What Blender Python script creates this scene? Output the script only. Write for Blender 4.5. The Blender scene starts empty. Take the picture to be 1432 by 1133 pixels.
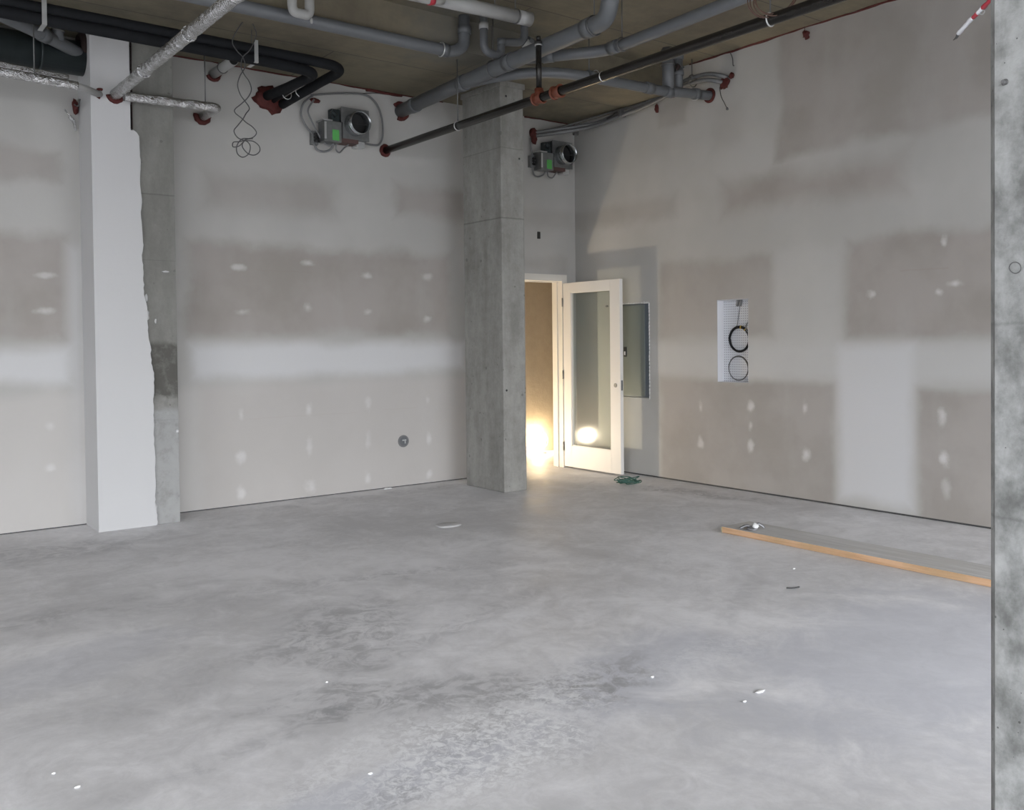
import bpy, bmesh, math, random
from mathutils import Vector, Matrix, noise

S = bpy.context.scene
C = S.collection
random.seed(7)

# ------------------------------------------------------------------ camera, sky, daylight, exposure
YAW, PITCH, ROLL = math.radians(37.207), math.radians(1.1139), math.radians(-0.6096)
fw = Vector((math.sin(YAW)*math.cos(PITCH), math.cos(YAW)*math.cos(PITCH), -math.sin(PITCH)))
r0 = Vector((math.cos(YAW), -math.sin(YAW), 0)); u0 = r0.cross(fw)
rr = r0*math.cos(ROLL) + u0*math.sin(ROLL); uu = -r0*math.sin(ROLL) + u0*math.cos(ROLL)
cam = bpy.data.cameras.new('camera'); co = bpy.data.objects.new('camera', cam); C.objects.link(co)
m = Matrix((rr, uu, -fw)).transposed().to_4x4(); m.translation = (0, 0, 1.5); co.matrix_world = m
cam.sensor_width = 36; cam.lens = 1292.75*36/1432; cam.shift_y = (499.45-566.5)/1432
cam.clip_start = 0.05; cam.clip_end = 200
S.camera = co
S.view_settings.view_transform = 'Standard'; S.view_settings.look = 'None'
S.view_settings.gamma = 1; S.view_settings.use_curve_mapping = False
S.view_settings.exposure = 0.0

W = bpy.data.worlds.new('sky'); S.world = W; W.use_nodes = True
wn = W.node_tree.nodes; wl = W.node_tree.links
bg = wn['Background']; bg.inputs['Color'].default_value = (0.94, 0.97, 1.03, 1)
_tc = wn.new('ShaderNodeTexCoord'); _sp = wn.new('ShaderNodeSeparateXYZ'); wl.new(_tc.outputs['Generated'], _sp.inputs[0])
_mx = wn.new('ShaderNodeMath'); _mx.operation = 'MAXIMUM'; wl.new(_sp.outputs['Z'], _mx.inputs[0]); _mx.inputs[1].default_value = 0
_ma = wn.new('ShaderNodeMath'); _ma.operation = 'MULTIPLY_ADD'; wl.new(_mx.outputs[0], _ma.inputs[0])      # overcast: brighter towards the zenith
SKY = 7.5; _ma.inputs[1].default_value = 1.6*SKY; _ma.inputs[2].default_value = SKY; wl.new(_ma.outputs[0], bg.inputs['Strength'])

def portal(name, loc, rot, sx, sy):
    l = bpy.data.lights.new(name, 'AREA'); l.shape = 'RECTANGLE'; l.size = sx; l.size_y = sy; l.cycles.is_portal = True
    o = bpy.data.objects.new(name, l); C.objects.link(o); o.location = loc; o.rotation_euler = rot
    return o
portal('storefront_daylight', (0.1, -3.25, 1.7), (math.radians(90), 0, 0), 13.9, 3.3)
portal('side_daylight', (-6.95, 0.5, 1.7), (math.radians(90), 0, math.radians(-90)), 5.0, 3.3)

D, RX, ZC, ZF, YS = 8.222, 7.194, 4.005, 4.28, 6.68      # back wall, right wall, dropped soffit, slab, step

# ------------------------------------------------------------------ materials
def mat(name):
    m_ = bpy.data.materials.new(name); m_.use_nodes = True
    return m_, m_.node_tree.nodes, m_.node_tree.links, m_.node_tree.nodes['Principled BSDF']

def simple(name, col, rough=0.6, metal=0.0, var=0.12, scale=18.0, bump=0.0, coat=0.0):
    m_, N, L, b = mat(name)
    tc = N.new('ShaderNodeTexCoord'); nz = N.new('ShaderNodeTexNoise')
    nz.inputs['Scale'].default_value = scale; nz.inputs['Detail'].default_value = 6
    L.new(tc.outputs['Object'], nz.inputs['Vector'])
    mx = N.new('ShaderNodeMix'); mx.data_type = 'RGBA'
    mx.inputs['A'].default_value = (*[c*(1-var) for c in col], 1)
    mx.inputs['B'].default_value = (*[min(1, c*(1+var)) for c in col], 1)
    L.new(nz.outputs['Fac'], mx.inputs['Factor']); L.new(mx.outputs['Result'], b.inputs['Base Color'])
    b.inputs['Roughness'].default_value = rough; b.inputs['Metallic'].default_value = metal
    b.inputs['Coat Weight'].default_value = coat
    if bump:
        bp = N.new('ShaderNodeBump'); bp.inputs['Strength'].default_value = bump; bp.inputs['Distance'].default_value = 0.01
        L.new(nz.outputs['Fac'], bp.inputs['Height']); L.new(bp.outputs['Normal'], b.inputs['Normal'])
    return m_

class G:
    """little helper to chain shader math"""
    def __init__(s, N, L): s.N, s.L = N, L
    def put(s, sock, v):
        if isinstance(v, (int, float)): sock.default_value = v
        else: s.L.new(v, sock)
    def m(s, op, a, b=0.0, c=None, clamp=False):
        n = s.N.new('ShaderNodeMath'); n.operation = op; n.use_clamp = clamp
        s.put(n.inputs[0], a); s.put(n.inputs[1], b)
        if c is not None: s.put(n.inputs[2], c)
        return n.outputs[0]
    def noise(s, vec, scale, detail=5, rough=0.55, dist=0.0):
        n = s.N.new('ShaderNodeTexNoise'); s.L.new(vec, n.inputs['Vector'])
        n.inputs['Scale'].default_value = scale; n.inputs['Detail'].default_value = detail
        n.inputs['Roughness'].default_value = rough; n.inputs['Distortion'].default_value = dist
        return n.outputs['Fac']
    def step(s, v, a, b, lo=0.0, hi=1.0):
        n = s.N.new('ShaderNodeMapRange'); n.interpolation_type = 'SMOOTHSTEP'
        s.put(n.inputs['Value'], v); n.inputs['From Min'].default_value = a; n.inputs['From Max'].default_value = b
        n.inputs['To Min'].default_value = lo; n.inputs['To Max'].default_value = hi
        return n.outputs['Result']
    def mix(s, f, a, b):
        n = s.N.new('ShaderNodeMix'); n.data_type = 'RGBA'
        s.put(n.inputs['Factor'], f)
        for k, v in (('A', a), ('B', b)):
            if isinstance(v, tuple): n.inputs[k].default_value = (*v, 1)
            else: s.L.new(v, n.inputs[k])
        return n.outputs['Result']
    def mapv(s, vec, sc):
        n = s.N.new('ShaderNodeMapping'); s.L.new(vec, n.inputs['Vector']); n.inputs['Scale'].default_value = sc
        return n.outputs['Vector']

def drywall(name, axis, rects, spots, smears=(), streaks=()):
    """taped drywall: pale joint compound with bare paper rectangles and dabs over the screws"""
    m_, N, L, b = mat(name); g = G(N, L)
    tc = N.new('ShaderNodeTexCoord'); P = tc.outputs['Object']
    sp = N.new('ShaderNodeSeparateXYZ'); L.new(P, sp.inputs[0])
    u = sp.outputs['X'] if axis == 'x' else sp.outputs['Y']; z = sp.outputs['Z']
    n1 = g.m('SUBTRACT', g.noise(P, 2.1, 5), 0.5); n2 = g.m('SUBTRACT', g.noise(P, 7.0, 5), 0.5)
    fine = g.noise(P, 26, 6, 0.7); brd = g.noise(P, 0.8, 4)
    wob = g.m('ADD', g.m('MULTIPLY', n1, 0.24), g.m('MULTIPLY', n2, 0.05))
    paper = None
    for (a, c, z0, z1, k, soft) in rects:
        du = g.m('SUBTRACT', g.m('ABSOLUTE', g.m('SUBTRACT', u, (a+c)/2)), (c-a)/2)
        dz = g.m('SUBTRACT', g.m('ABSOLUTE', g.m('SUBTRACT', z, (z0+z1)/2)), (z1-z0)/2)
        d = g.m('ADD', g.m('MAXIMUM', du, dz), wob)
        e = g.m('MULTIPLY', g.step(d, -1.5*soft, 1.3*soft, 1.0, 0.0), k)
        paper = e if paper is None else g.m('MAXIMUM', paper, e)
    sm = g.m('ADD', g.step(g.noise(g.mapv(P, (1.6, 1.6, 0.45)), 1.7, 5), 0.52, 0.78, 0, 0.30), g.m('MULTIPLY', fine, 0.12))
    paper = g.m('MULTIPLY', paper, g.m('SUBTRACT', 1.06, sm))
    dab = None
    for (a, z0, w, h, k) in spots:
        du = g.m('DIVIDE', g.m('SUBTRACT', u, a), w); dz = g.m('DIVIDE', g.m('SUBTRACT', z, z0), h)
        q = g.m('ADD', g.m('SQRT', g.m('ADD', g.m('MULTIPLY', du, du), g.m('MULTIPLY', dz, dz))), g.m('MULTIPLY', n2, 2.2))
        e = g.m('MULTIPLY', g.step(q, 0.0, 1.0, 1.0, 0.0), k*0.62)
        dab = e if dab is None else g.m('MAXIMUM', dab, e)
    mud = g.mix(g.step(brd, 0.35, 0.65), (0.425, 0.417, 0.395), (0.475, 0.467, 0.445))  # joint compound, toned down partly to paint in the dimmer upper wall
    pap = g.mix(g.step(g.noise(P, 1.5, 4), 0.35, 0.65), (0.315, 0.29, 0.263), (0.37, 0.343, 0.318))
    col = g.mix(paper, mud, pap)
    if dab is not None: col = g.mix(dab, col, (0.74, 0.735, 0.73))
    for (a, c, z0, k) in streaks:                                  # pencil and torn paper lines
        du = g.m('SUBTRACT', g.m('ABSOLUTE', g.m('SUBTRACT', u, (a+c)/2)), (c-a)/2)
        dz = g.m('SUBTRACT', g.m('ABSOLUTE', g.m('ADD', g.m('SUBTRACT', z, z0), g.m('MULTIPLY', n2, 0.03))), 0.003)
        col = g.mix(g.m('MULTIPLY', g.step(g.m('MAXIMUM', du, dz), 0.0, 0.006, 1, 0), k*0.35), col, (0.30, 0.24, 0.21))
    for (a, c, z0, z1, k, rgb) in smears:                          # skim coat patches; low pale bands also paint in light fading upward
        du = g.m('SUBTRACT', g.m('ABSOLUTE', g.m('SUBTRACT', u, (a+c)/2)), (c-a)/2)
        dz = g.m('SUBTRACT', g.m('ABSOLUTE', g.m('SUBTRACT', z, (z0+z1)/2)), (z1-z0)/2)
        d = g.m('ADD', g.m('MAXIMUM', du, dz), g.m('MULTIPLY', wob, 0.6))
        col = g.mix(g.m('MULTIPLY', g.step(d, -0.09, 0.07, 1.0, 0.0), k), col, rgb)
    L.new(col, b.inputs['Base Color']); b.inputs['Roughness'].default_value = 0.85
    bp = N.new('ShaderNodeBump'); bp.inputs['Strength'].default_value = 0.12; bp.inputs['Distance'].default_value = 0.01
    L.new(fine, bp.inputs['Height']); L.new(bp.outputs['Normal'], b.inputs['Normal'])
    return m_

def concrete(name, c0, c1, scale=3.0, holes=0.0, hole_scale=22, joints=(), rough=0.85, tone_bands=None, streak=(1, 1, 0.35)):
    m_, N, L, b = mat(name); g = G(N, L)
    tc = N.new('ShaderNodeTexCoord'); P = tc.outputs['Object']
    a = g.noise(g.mapv(P, streak), scale, 8, 0.62); f = g.noise(P, 45, 6, 0.7); md = g.noise(P, 11, 6, 0.65)
    v = g.m('ADD', g.m('ADD', g.m('MULTIPLY', a, 0.55), g.m('MULTIPLY', md, 0.3)), g.m('MULTIPLY', f, 0.15))
    col = g.mix(g.step(v, 0.34, 0.66), c0, c1)
    h = g.m('ADD', g.m('MULTIPLY', f, 0.5), md)
    if holes:
        vo = N.new('ShaderNodeTexVoronoi'); L.new(P, vo.inputs['Vector']); vo.inputs['Scale'].default_value = hole_scale
        vo.inputs['Randomness'].default_value = 1.0
        thr = g.m('MULTIPLY', g.step(g.noise(P, 9, 3), 0.48, 0.75), 0.30)
        pit = g.m('LESS_THAN', vo.outputs['Distance'], thr)
        col = g.mix(g.m('MULTIPLY', pit, holes), col, tuple(x*0.45 for x in c0))
        h = g.m('SUBTRACT', h, pit)
    if joints:
        sp = N.new('ShaderNodeSeparateXYZ'); L.new(P, sp.inputs[0])
        for (ax, pos, wdt, k) in joints:
            dd = g.m('ABSOLUTE', g.m('ADD', g.m('SUBTRACT', sp.outputs[ax], pos), g.m('MULTIPLY', g.m('SUBTRACT', md, 0.5), 0.012)))
            col = g.mix(g.m('MULTIPLY', g.step(dd, 0.0, wdt, 1, 0), k), col, tuple(x*0.5 for x in c0))
    if tone_bands:
        for (ax, z0, z1, k, rgb) in tone_bands:
            sp2 = N.new('ShaderNodeSeparateXYZ'); L.new(P, sp2.inputs[0])
            zz = g.m('ADD', sp2.outputs[ax], g.m('MULTIPLY', g.m('SUBTRACT', md, 0.5), 0.12))
            dd = g.m('SUBTRACT', g.m('ABSOLUTE', g.m('SUBTRACT', zz, (z0+z1)/2)), (z1-z0)/2)
            e = g.m('MULTIPLY', g.step(dd, -0.03, 0.03, 1, 0), g.step(md, 0.28, 0.55, 0.5, 1.0))
            col = g.mix(g.m('MULTIPLY', e, k), col, rgb)
    L.new(col, b.inputs['Base Color']); b.inputs['Roughness'].default_value = rough
    bp = N.new('ShaderNodeBump'); bp.inputs['Strength'].default_value = 0.35; bp.inputs['Distance'].default_value = 0.01
    L.new(h, bp.inputs['Height']); L.new(bp.outputs['Normal'], b.inputs['Normal'])
    return m_

def floor_material():
    m_, N, L, b = mat('trowelled_concrete_floor'); g = G(N, L)
    tc = N.new('ShaderNodeTexCoord'); P = tc.outputs['Object']
    sp = N.new('ShaderNodeSeparateXYZ'); L.new(P, sp.inputs[0]); X, Y = sp.outputs['X'], sp.outputs['Y']
    big = g.noise(P, 0.55, 6, 0.6, 0.6); mid = g.noise(P, 2.4, 8, 0.65, 0.8); sw = g.noise(P, 6.5, 8, 0.7, 1.6); fi = g.noise(P, 24, 10, 0.78, 0.7)
    v = g.m('ADD', g.m('ADD', g.m('MULTIPLY', big, 0.38), g.m('MULTIPLY', mid, 0.34)), g.m('ADD', g.m('MULTIPLY', sw, 0.20), g.m('MULTIPLY', fi, 0.12)))
    col = g.mix(g.step(v, 0.40, 0.64), (0.585, 0.58, 0.59), (0.84, 0.835, 0.855))
    def ell(cx, cy, rx, ry, ang, soft=0.5, amp=1.0):
        ca, sa = math.cos(ang), math.sin(ang)
        dx, dy = g.m('SUBTRACT', X, cx), g.m('SUBTRACT', Y, cy)
        a = g.m('DIVIDE', g.m('ADD', g.m('MULTIPLY', dx, ca), g.m('MULTIPLY', dy, sa)), rx)
        c = g.m('DIVIDE', g.m('SUBTRACT', g.m('MULTIPLY', dy, ca), g.m('MULTIPLY', dx, sa)), ry)
        q = g.m('ADD', g.m('SQRT', g.m('ADD', g.m('MULTIPLY', a, a), g.m('MULTIPLY', c, c))), g.m('MULTIPLY', g.m('SUBTRACT', mid, 0.5), amp*2.0))
        return g.step(q, 1-soft, 1+soft, 1, 0)
    # bluish blotches; the large right one paints in the reflected blue sky
    for (cx, cy, rx, ry, an, k) in ((4.2, 2.3, 1.25, 0.6, 0.2, 0.55), (2.9, 2.95, 0.75, 0.28, 0.3, 0.55), (1.55, 2.72, 0.55, 0.14, 0.1, 0.55), (1.0, 4.7, 0.5, 0.25, 0.4, 0.3)):
        col = g.mix(g.m('MULTIPLY', ell(cx, cy, rx, ry, an), k), col, (0.53, 0.545, 0.61))
    # darker smears
    for (cx, cy, rx, ry, an, k) in ((2.25, 3.2, 0.85, 0.20, -0.5, 0.7), (2.15, 4.3, 0.60, 0.34, 0.9, 0.62), (2.9, 4.1, 0.7, 0.10, 0.35, 0.4), (1.3, 3.3, 0.5, 0.07, 0.2, 0.4), (3.4, 5.0, 0.9, 0.10, -0.3, 0.32), (0.9, 5.6, 0.8, 0.12, 0.15, 0.35), (4.2, 3.4, 0.7, 0.07, 0.5, 0.3), (6.75, 5.95, 0.75, 0.16, 1.75, 0.6), (1.25, 7.3, 0.9, 0.3, 0.0, 0.5),
                                    (2.75, 2.95, 0.5, 0.12, 0.5, 0.5), (1.75, 2.75, 0.75, 0.10, 0.45, 0.5), (2.0, 5.3, 1.4, 0.22, -0.1, 0.3), (1.2, 4.1, 0.8, 0.2, 0.4, 0.28), (4.6, 7.9, 1.6, 0.12, 0.0, 0.4)):
        col = g.mix(g.m('MULTIPLY', g.m('MULTIPLY', ell(cx, cy, rx, ry, an), g.step(sw, 0.38, 0.62)), k), col, (0.30, 0.30, 0.31))
    # pale scraped dust with fine scratches
    for (cx, cy, rx, ry, an, k) in ((1.98, 2.78, 0.55, 0.30, 0.2, 0.95), (2.55, 3.05, 0.35, 0.12, 0.4, 0.45), (1.5, 3.0, 0.35, 0.08, 0.5, 0.5), (3.3, 2.9, 0.5, 0.14, 0.1, 0.3)):
        col = g.mix(g.m('MULTIPLY', g.m('MULTIPLY', ell(cx, cy, rx, ry, an), g.step(fi, 0.42, 0.60)), k), col, (0.86, 0.865, 0.88))
    vo = N.new('ShaderNodeTexVoronoi'); L.new(P, vo.inputs['Vector']); vo.inputs['Scale'].default_value = 5.0
    fleck = g.m('MULTIPLY', g.m('LESS_THAN', vo.outputs['Distance'], g.m('MULTIPLY', g.step(g.noise(P, 3.1, 3), 0.55, 0.8), 0.055)), 0.7)
    col = g.mix(fleck, col, (0.62, 0.62, 0.62))
    L.new(col, b.inputs['Base Color'])
    L.new(g.step(mid, 0.3, 0.7, 0.50, 0.66), b.inputs['Roughness'])
    bp = N.new('ShaderNodeBump'); bp.inputs['Strength'].default_value = 0.12; bp.inputs['Distance'].default_value = 0.01
    L.new(g.m('ADD', g.m('MULTIPLY', fi, 0.5), sw), bp.inputs['Height']); L.new(bp.outputs['Normal'], b.inputs['Normal'])
    return m_

def ceiling_material():
    m_, N, L, b = mat('board_formed_concrete_soffit'); g = G(N, L)
    tc = N.new('ShaderNodeTexCoord'); P = tc.outputs['Object']
    sp = N.new('ShaderNodeSeparateXYZ'); L.new(P, sp.inputs[0])
    big = g.noise(P, 0.9, 5); grain = g.noise(g.mapv(P, (1.0, 14, 6)), 2.0, 6, 0.6); mid = g.noise(P, 5, 7, 0.65)
    br = N.new('ShaderNodeTexBrick'); L.new(P, br.inputs['Vector'])
    br.inputs['Scale'].default_value = 1.0; br.inputs['Brick Width'].default_value = 2.44; br.inputs['Row Height'].default_value = 1.22
    br.inputs['Mortar Size'].default_value = 0.006; br.inputs['Color1'].default_value = (0.2, 0.2, 0.2, 1); br.inputs['Color2'].default_value = (0.85, 0.85, 0.85, 1)
    br.inputs['Mortar'].default_value = (0, 0, 0, 1)
    col = g.mix(g.step(g.m('ADD', g.m('MULTIPLY', big, 0.6), g.m('MULTIPLY', mid, 0.4)), 0.38, 0.62), (0.105, 0.098, 0.074), (0.195, 0.178, 0.126))
    pan = N.new('ShaderNodeSeparateColor'); L.new(br.outputs['Color'], pan.inputs[0])
    col = g.mix(g.m('MULTIPLY', pan.outputs[0], 0.35), col, (0.25, 0.185, 0.12))
    col = g.mix(g.m('MULTIPLY', g.step(grain, 0.45, 0.7), 0.3), col, (0.15, 0.125, 0.085))
    col = g.mix(g.m('MULTIPLY', br.outputs['Fac'], 0.8), col, (0.06, 0.055, 0.045))
    # damp grey patch around the column head and the drain connections
    dx = g.m('SUBTRACT', sp.outputs[0], 4.75); dy = g.m('SUBTRACT', sp.outputs[1], 6.75)
    q = g.m('ADD', g.m('SQRT', g.m('ADD', g.m('MULTIPLY', dx, dx), g.m('MULTIPLY', g.m('MULTIPLY', dy, dy), 2.5))), g.m('MULTIPLY', g.m('SUBTRACT', mid, 0.5), 1.1))
    col = g.mix(g.m('MULTIPLY', g.step(q, 0.25, 1.0, 1, 0), 0.6), col, (0.15, 0.15, 0.135))
    L.new(col, b.inputs['Base Color']); b.inputs['Roughness'].default_value = 0.8
    bp = N.new('ShaderNodeBump'); bp.inputs['Strength'].default_value = 0.25; bp.inputs['Distance'].default_value = 0.01
    L.new(mid, bp.inputs['Height']); L.new(bp.outputs['Normal'], b.inputs['Normal'])
    return m_

def foil_material():
    m_, N, L, b = mat('crumpled_foil'); g = G(N, L)
    tc = N.new('ShaderNodeTexCoord'); P = tc.outputs['Object']
    w = N.new('ShaderNodeTexNoise'); L.new(P, w.inputs['Vector']); w.inputs['Scale'].default_value = 13; w.inputs['Detail'].default_value = 3; w.inputs['Distortion'].default_value = 2.5
    n = g.noise(P, 30, 4, 0.6, 2.0)
    crease = g.m('ABSOLUTE', g.m('SUBTRACT', w.outputs['Fac'], 0.5))
    L.new(g.mix(n, (0.50, 0.505, 0.51), (0.80, 0.80, 0.80)), b.inputs['Base Color'])
    b.inputs['Metallic'].default_value = 1.0; b.inputs['Roughness'].default_value = 0.24
    bp = N.new('ShaderNodeBump'); bp.inputs['Strength'].default_value = 0.85; bp.inputs['Distance'].default_value = 0.03
    L.new(g.m('ADD', g.m('MULTIPLY', crease, 1.6), g.m('MULTIPLY', n, 0.35)), bp.inputs['Height']); L.new(bp.outputs['Normal'], b.inputs['Normal'])
    return m_

def glass_material():
    m_, N, L, b = mat('clear_door_glass'); N.remove(b)
    out = N['Material Output']; tr = N.new('ShaderNodeBsdfTransparent'); gl = N.new('ShaderNodeBsdfGlossy'); mx = N.new('ShaderNodeMixShader'); fr = N.new('ShaderNodeLayerWeight'); fr.inputs['Blend'].default_value = 0.5; g = G(N, L)
    tr.inputs['Color'].default_value = (0.94, 0.965, 0.95, 1); gl.inputs['Roughness'].default_value = 0.09
    L.new(g.m('ADD', g.m('MULTIPLY', g.m('POWER', fr.outputs['Facing'], 5.0), 0.95), 0.045), mx.inputs[0]); L.new(tr.outputs[0], mx.inputs[1]); L.new(gl.outputs[0], mx.inputs[2]); L.new(mx.outputs[0], out.inputs['Surface'])
    return m_

def perforated_material():
    m_, N, L, b = mat('white_perforated_panel'); g = G(N, L)
    tc = N.new('ShaderNodeTexCoord'); P = tc.outputs['Object']
    sp = N.new('ShaderNodeSeparateXYZ'); L.new(P, sp.inputs[0])
    fy = g.m('SUBTRACT', g.m('FRACT', g.m('MULTIPLY', sp.outputs[1], 42.0)), 0.5); fz = g.m('SUBTRACT', g.m('FRACT', g.m('MULTIPLY', sp.outputs[2], 42.0)), 0.5)
    d = g.m('SQRT', g.m('ADD', g.m('MULTIPLY', fy, fy), g.m('MULTIPLY', fz, fz)))
    col = g.mix(g.step(d, 0.17, 0.26, 1, 0), (0.66, 0.67, 0.70), (0.27, 0.27, 0.30))
    L.new(col, b.inputs['Base Color']); b.inputs['Roughness'].default_value = 0.45
    return m_

def wood_material(name, c0, c1, c2=None):
    m_, N, L, b = mat(name); g = G(N, L)
    tc = N.new('ShaderNodeTexCoord'); P = tc.outputs['Object']
    n = g.noise(g.mapv(P, (30, 1.2, 30)), 1.6, 6, 0.6, 0.4); n2 = g.noise(P, 2.2, 5)
    col = g.mix(g.step(n, 0.35, 0.65), c0, c1)
    if c2: col = g.mix(g.m('MULTIPLY', g.step(n2, 0.42, 0.62), 0.7), col, c2)
    L.new(col, b.inputs['Base Color']); b.inputs['Roughness'].default_value = 0.75
    return m_

def emit(name, col, s):
    m_, N, L, b = mat(name); b.inputs['Base Color'].default_value = (*col, 1)
    b.inputs['Emission Color'].default_value = (*col, 1); b.inputs['Emission Strength'].default_value = s
    return m_

M = {}
M['floor'] = floor_material(); M['ceiling'] = ceiling_material(); M['foil'] = foil_material(); M['glass'] = glass_material(); M['perf'] = perforated_material()
spB = [(3.121, 2.18, .09, .035, .8), (3.809, 2.247, .08, .04, .8), (4.436, 2.145, .08, .045, .8), (5.148, 2.161, .10, .05, .6), (3.141, 1.776, .09, .05, .7), (3.795, 1.824, .06, .06, .7), (4.447, 1.782, .09, .05, .7), (5.133, 1.721, .08, .05, .7),
       (3.125, .836, .05, .10, .9), (3.794, .845, .05, .09, .9), (4.433, .867, .05, .10, .7), (5.129, .869, .05, .09, .7), (3.119, .456, .06, .08, .9), (3.795, .488, .045, .12, .7), (4.419, .532, .05, .11, .7), (5.141, .472, .05, .09, .9),
       (3.12, .115, .06, .09, .9), (3.804, .109, .08, .11, .9), (4.413, .131, .06, .09, .9), (5.136, .104, .06, .08, .9), (1.533, 2.055, .09, .03, .7), (1.512, 1.767, .09, .04, .7), (1.537, .841, .06, .05, .7), (1.53, .493, .06, .05, .8)]
M['drywall_back'] = drywall('taped_drywall_back', 'x',
    [(2.66, 5.43, 1.56, 2.40, 1.0, .06), (2.76, 5.66, -.2, 1.10, .62, .06), (4.79, 5.63, 2.78, 3.09, .85, .05), (2.80, 4.12, 2.71, 3.03, .6, .08),
     (-1.9, 1.69, 1.52, 2.38, .95, .05), (-1.9, 1.69, -.2, 1.11, .35, .07), (-1.9, 1.655, 2.82, 3.06, .75, .04), (6.1, 7.13, 2.78, 2.99, .35, .05), (6.1, 7.05, 2.27, 2.43, .5, .05)],
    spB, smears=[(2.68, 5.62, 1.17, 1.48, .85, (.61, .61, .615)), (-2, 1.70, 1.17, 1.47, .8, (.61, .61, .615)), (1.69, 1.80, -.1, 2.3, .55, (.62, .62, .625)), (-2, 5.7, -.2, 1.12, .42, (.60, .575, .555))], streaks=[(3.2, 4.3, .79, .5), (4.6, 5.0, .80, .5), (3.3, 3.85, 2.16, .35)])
spR = [(6.313, .785, .05, .09, .75), (6.316, .421, .05, .08, .75), (5.686, .818, .05, .08, .95), (5.687, .645, .045, .08, .9), (5.688, .438, .045, .09, .9), (5.083, .836, .045, .08, .95), (5.063, .427, .06, .09, .95),
       (3.797, .848, .05, .10, .8), (3.785, .517, .06, .09, .95), (3.76, .25, .05, .12, .5), (4.405, 1.846, .07, .06, .9), (3.783, 2.227, .04, .07, .9), (3.70, 1.90, .09, .04, .95), (3.83, 1.84, .05, .05, .9)]
M['drywall_right'] = drywall('taped_drywall_right', 'y',
    [(2.2, 4.66, 1.47, 2.34, 1.0, .05), (4.12, 6.0, 2.70, 3.00, .95, .09), (2.2, 5.36, 3.16, 4.5, .85, .05), (5.43, 6.85, 1.50, 2.28, .7, .05), (4.77, 6.87, -.2, 1.08, .85, .04), (2.2, 4.01, -.2, 1.06, .95, .045),
     (6.63, 8.3, 2.77, 2.99, .55, .05), (6.48, 6.88, 3.70, 3.92, .55, .04), (5.75, 6.15, 3.35, 3.8, .28, .08)],
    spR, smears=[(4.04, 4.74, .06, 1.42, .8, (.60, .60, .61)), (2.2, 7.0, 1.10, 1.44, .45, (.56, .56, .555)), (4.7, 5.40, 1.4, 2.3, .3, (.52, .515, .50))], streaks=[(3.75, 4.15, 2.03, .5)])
M['drywall_plain'] = drywall('corridor_drywall', 'x', [(4.0, 7.6, 1.3, 2.4, .6, .06), (7.75, 9.2, .1, 1.1, .6, .06)], [])
M['corridor'] = concrete('tan_corridor_board', (0.34, 0.30, 0.25), (0.41, 0.365, 0.31), 1.5)
M['cladding'] = drywall('skimmed_pillar_cladding', 'x', [(-1, 1, -1, -.9, .1, .06)], [], smears=[(0, 4, -1, 4.5, .9, (.57, .57, .572))])
M['col'] = concrete('column_concrete', (0.205, 0.20, 0.183), (0.33, 0.325, 0.302), 3.0, 0.5, 16, joints=((2, 2.68, .012, .6), (2, 3.36, .007, .5)), streak=(2, 2, .5))
M['pilaster'] = concrete('pillar_concrete', (0.19, 0.187, 0.172), (0.31, 0.307, 0.287), 3.2, 0.5, 14, joints=((2, 2.72, .010, .7), (2, 2.18, .006, .4), (2, .86, .008, .5)),
                         tone_bands=((2, 1.5, 4.4, .4, (.13, .128, .112)), (2, 1.05, 1.50, .9, (.075, .072, .062)), (2, -.1, 0.95, .6, (.40, .405, .405))), streak=(2, 2, .6))  # darker upper part, dark blotch below it, paler foot
M['pier'] = concrete('near_column_concrete', (0.085, 0.087, 0.082), (0.285, 0.29, 0.283), 11.0, 0.8, 48, joints=((2, 1.13, .006, .3), (2, 1.52, .006, .25)), streak=(1.2, 1.2, .8))
M['galv'] = simple('galvanised_steel', (0.23, 0.235, 0.235), 0.42, 0.7, 0.25, 30)
M['galv_bright'] = simple('bright_galvanised_collar', (0.42, 0.44, 0.45), 0.25, 0.9, 0.15, 20)
M['dark'] = simple('black_opening', (0.012, 0.012, 0.012), 0.6)
M['pvc'] = simple('grey_plastic_pipe', (0.125, 0.132, 0.14), 0.4, 0, 0.14, 9)
M['pvc_hub'] = simple('grey_plastic_fitting', (0.112, 0.119, 0.126), 0.42, 0, 0.12, 9)
M['white_pvc'] = simple('white_plastic_pipe', (0.36, 0.36, 0.35), 0.45, 0, 0.06, 9)
M['rubber'] = simple('black_pipe_insulation', (0.012, 0.013, 0.015), 0.75, 0, 0.3, 14)
M['rubber'].node_tree.nodes['Principled BSDF'].inputs['Specular IOR Level'].default_value = 0.18
M['steel_pipe'] = simple('black_lacquered_steel', (0.02, 0.018, 0.016), 0.22, 0.3, 0.3, 14)
M['orange'] = simple('orange_pipe_coupling', (0.15, 0.038, 0.018), 0.5, 0, 0.3, 60)
M['red'] = simple('red_firestop_sealant', (0.082, 0.014, 0.011), 0.75, 0, 0.45, 40, 0.5)
M['strap'] = simple('zinc_strap', (0.62, 0.63, 0.63), 0.35, 0.7, 0.1, 20)
M['rod'] = simple('threaded_rod', (0.16, 0.16, 0.16), 0.5, 0.6, 0.2, 60)
M['conduit'] = simple('grey_flexible_conduit', (0.18, 0.182, 0.185), 0.5, 0.2, 0.2, 60)
M['wire'] = simple('grey_wire', (0.07, 0.07, 0.07), 0.5, 0, 0.2, 30)
M['copper'] = simple('brown_wire', (0.11, 0.06, 0.045), 0.5, 0.1, 0.25, 30)
M['duct'] = simple('dark_cast_iron', (0.035, 0.045, 0.047), 0.5, 0.3, 0.35, 7, 0.2)
M['rust'] = simple('rusty_ring', (0.022, 0.011, 0.009), 0.85, 0, 0.4, 40)
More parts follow.
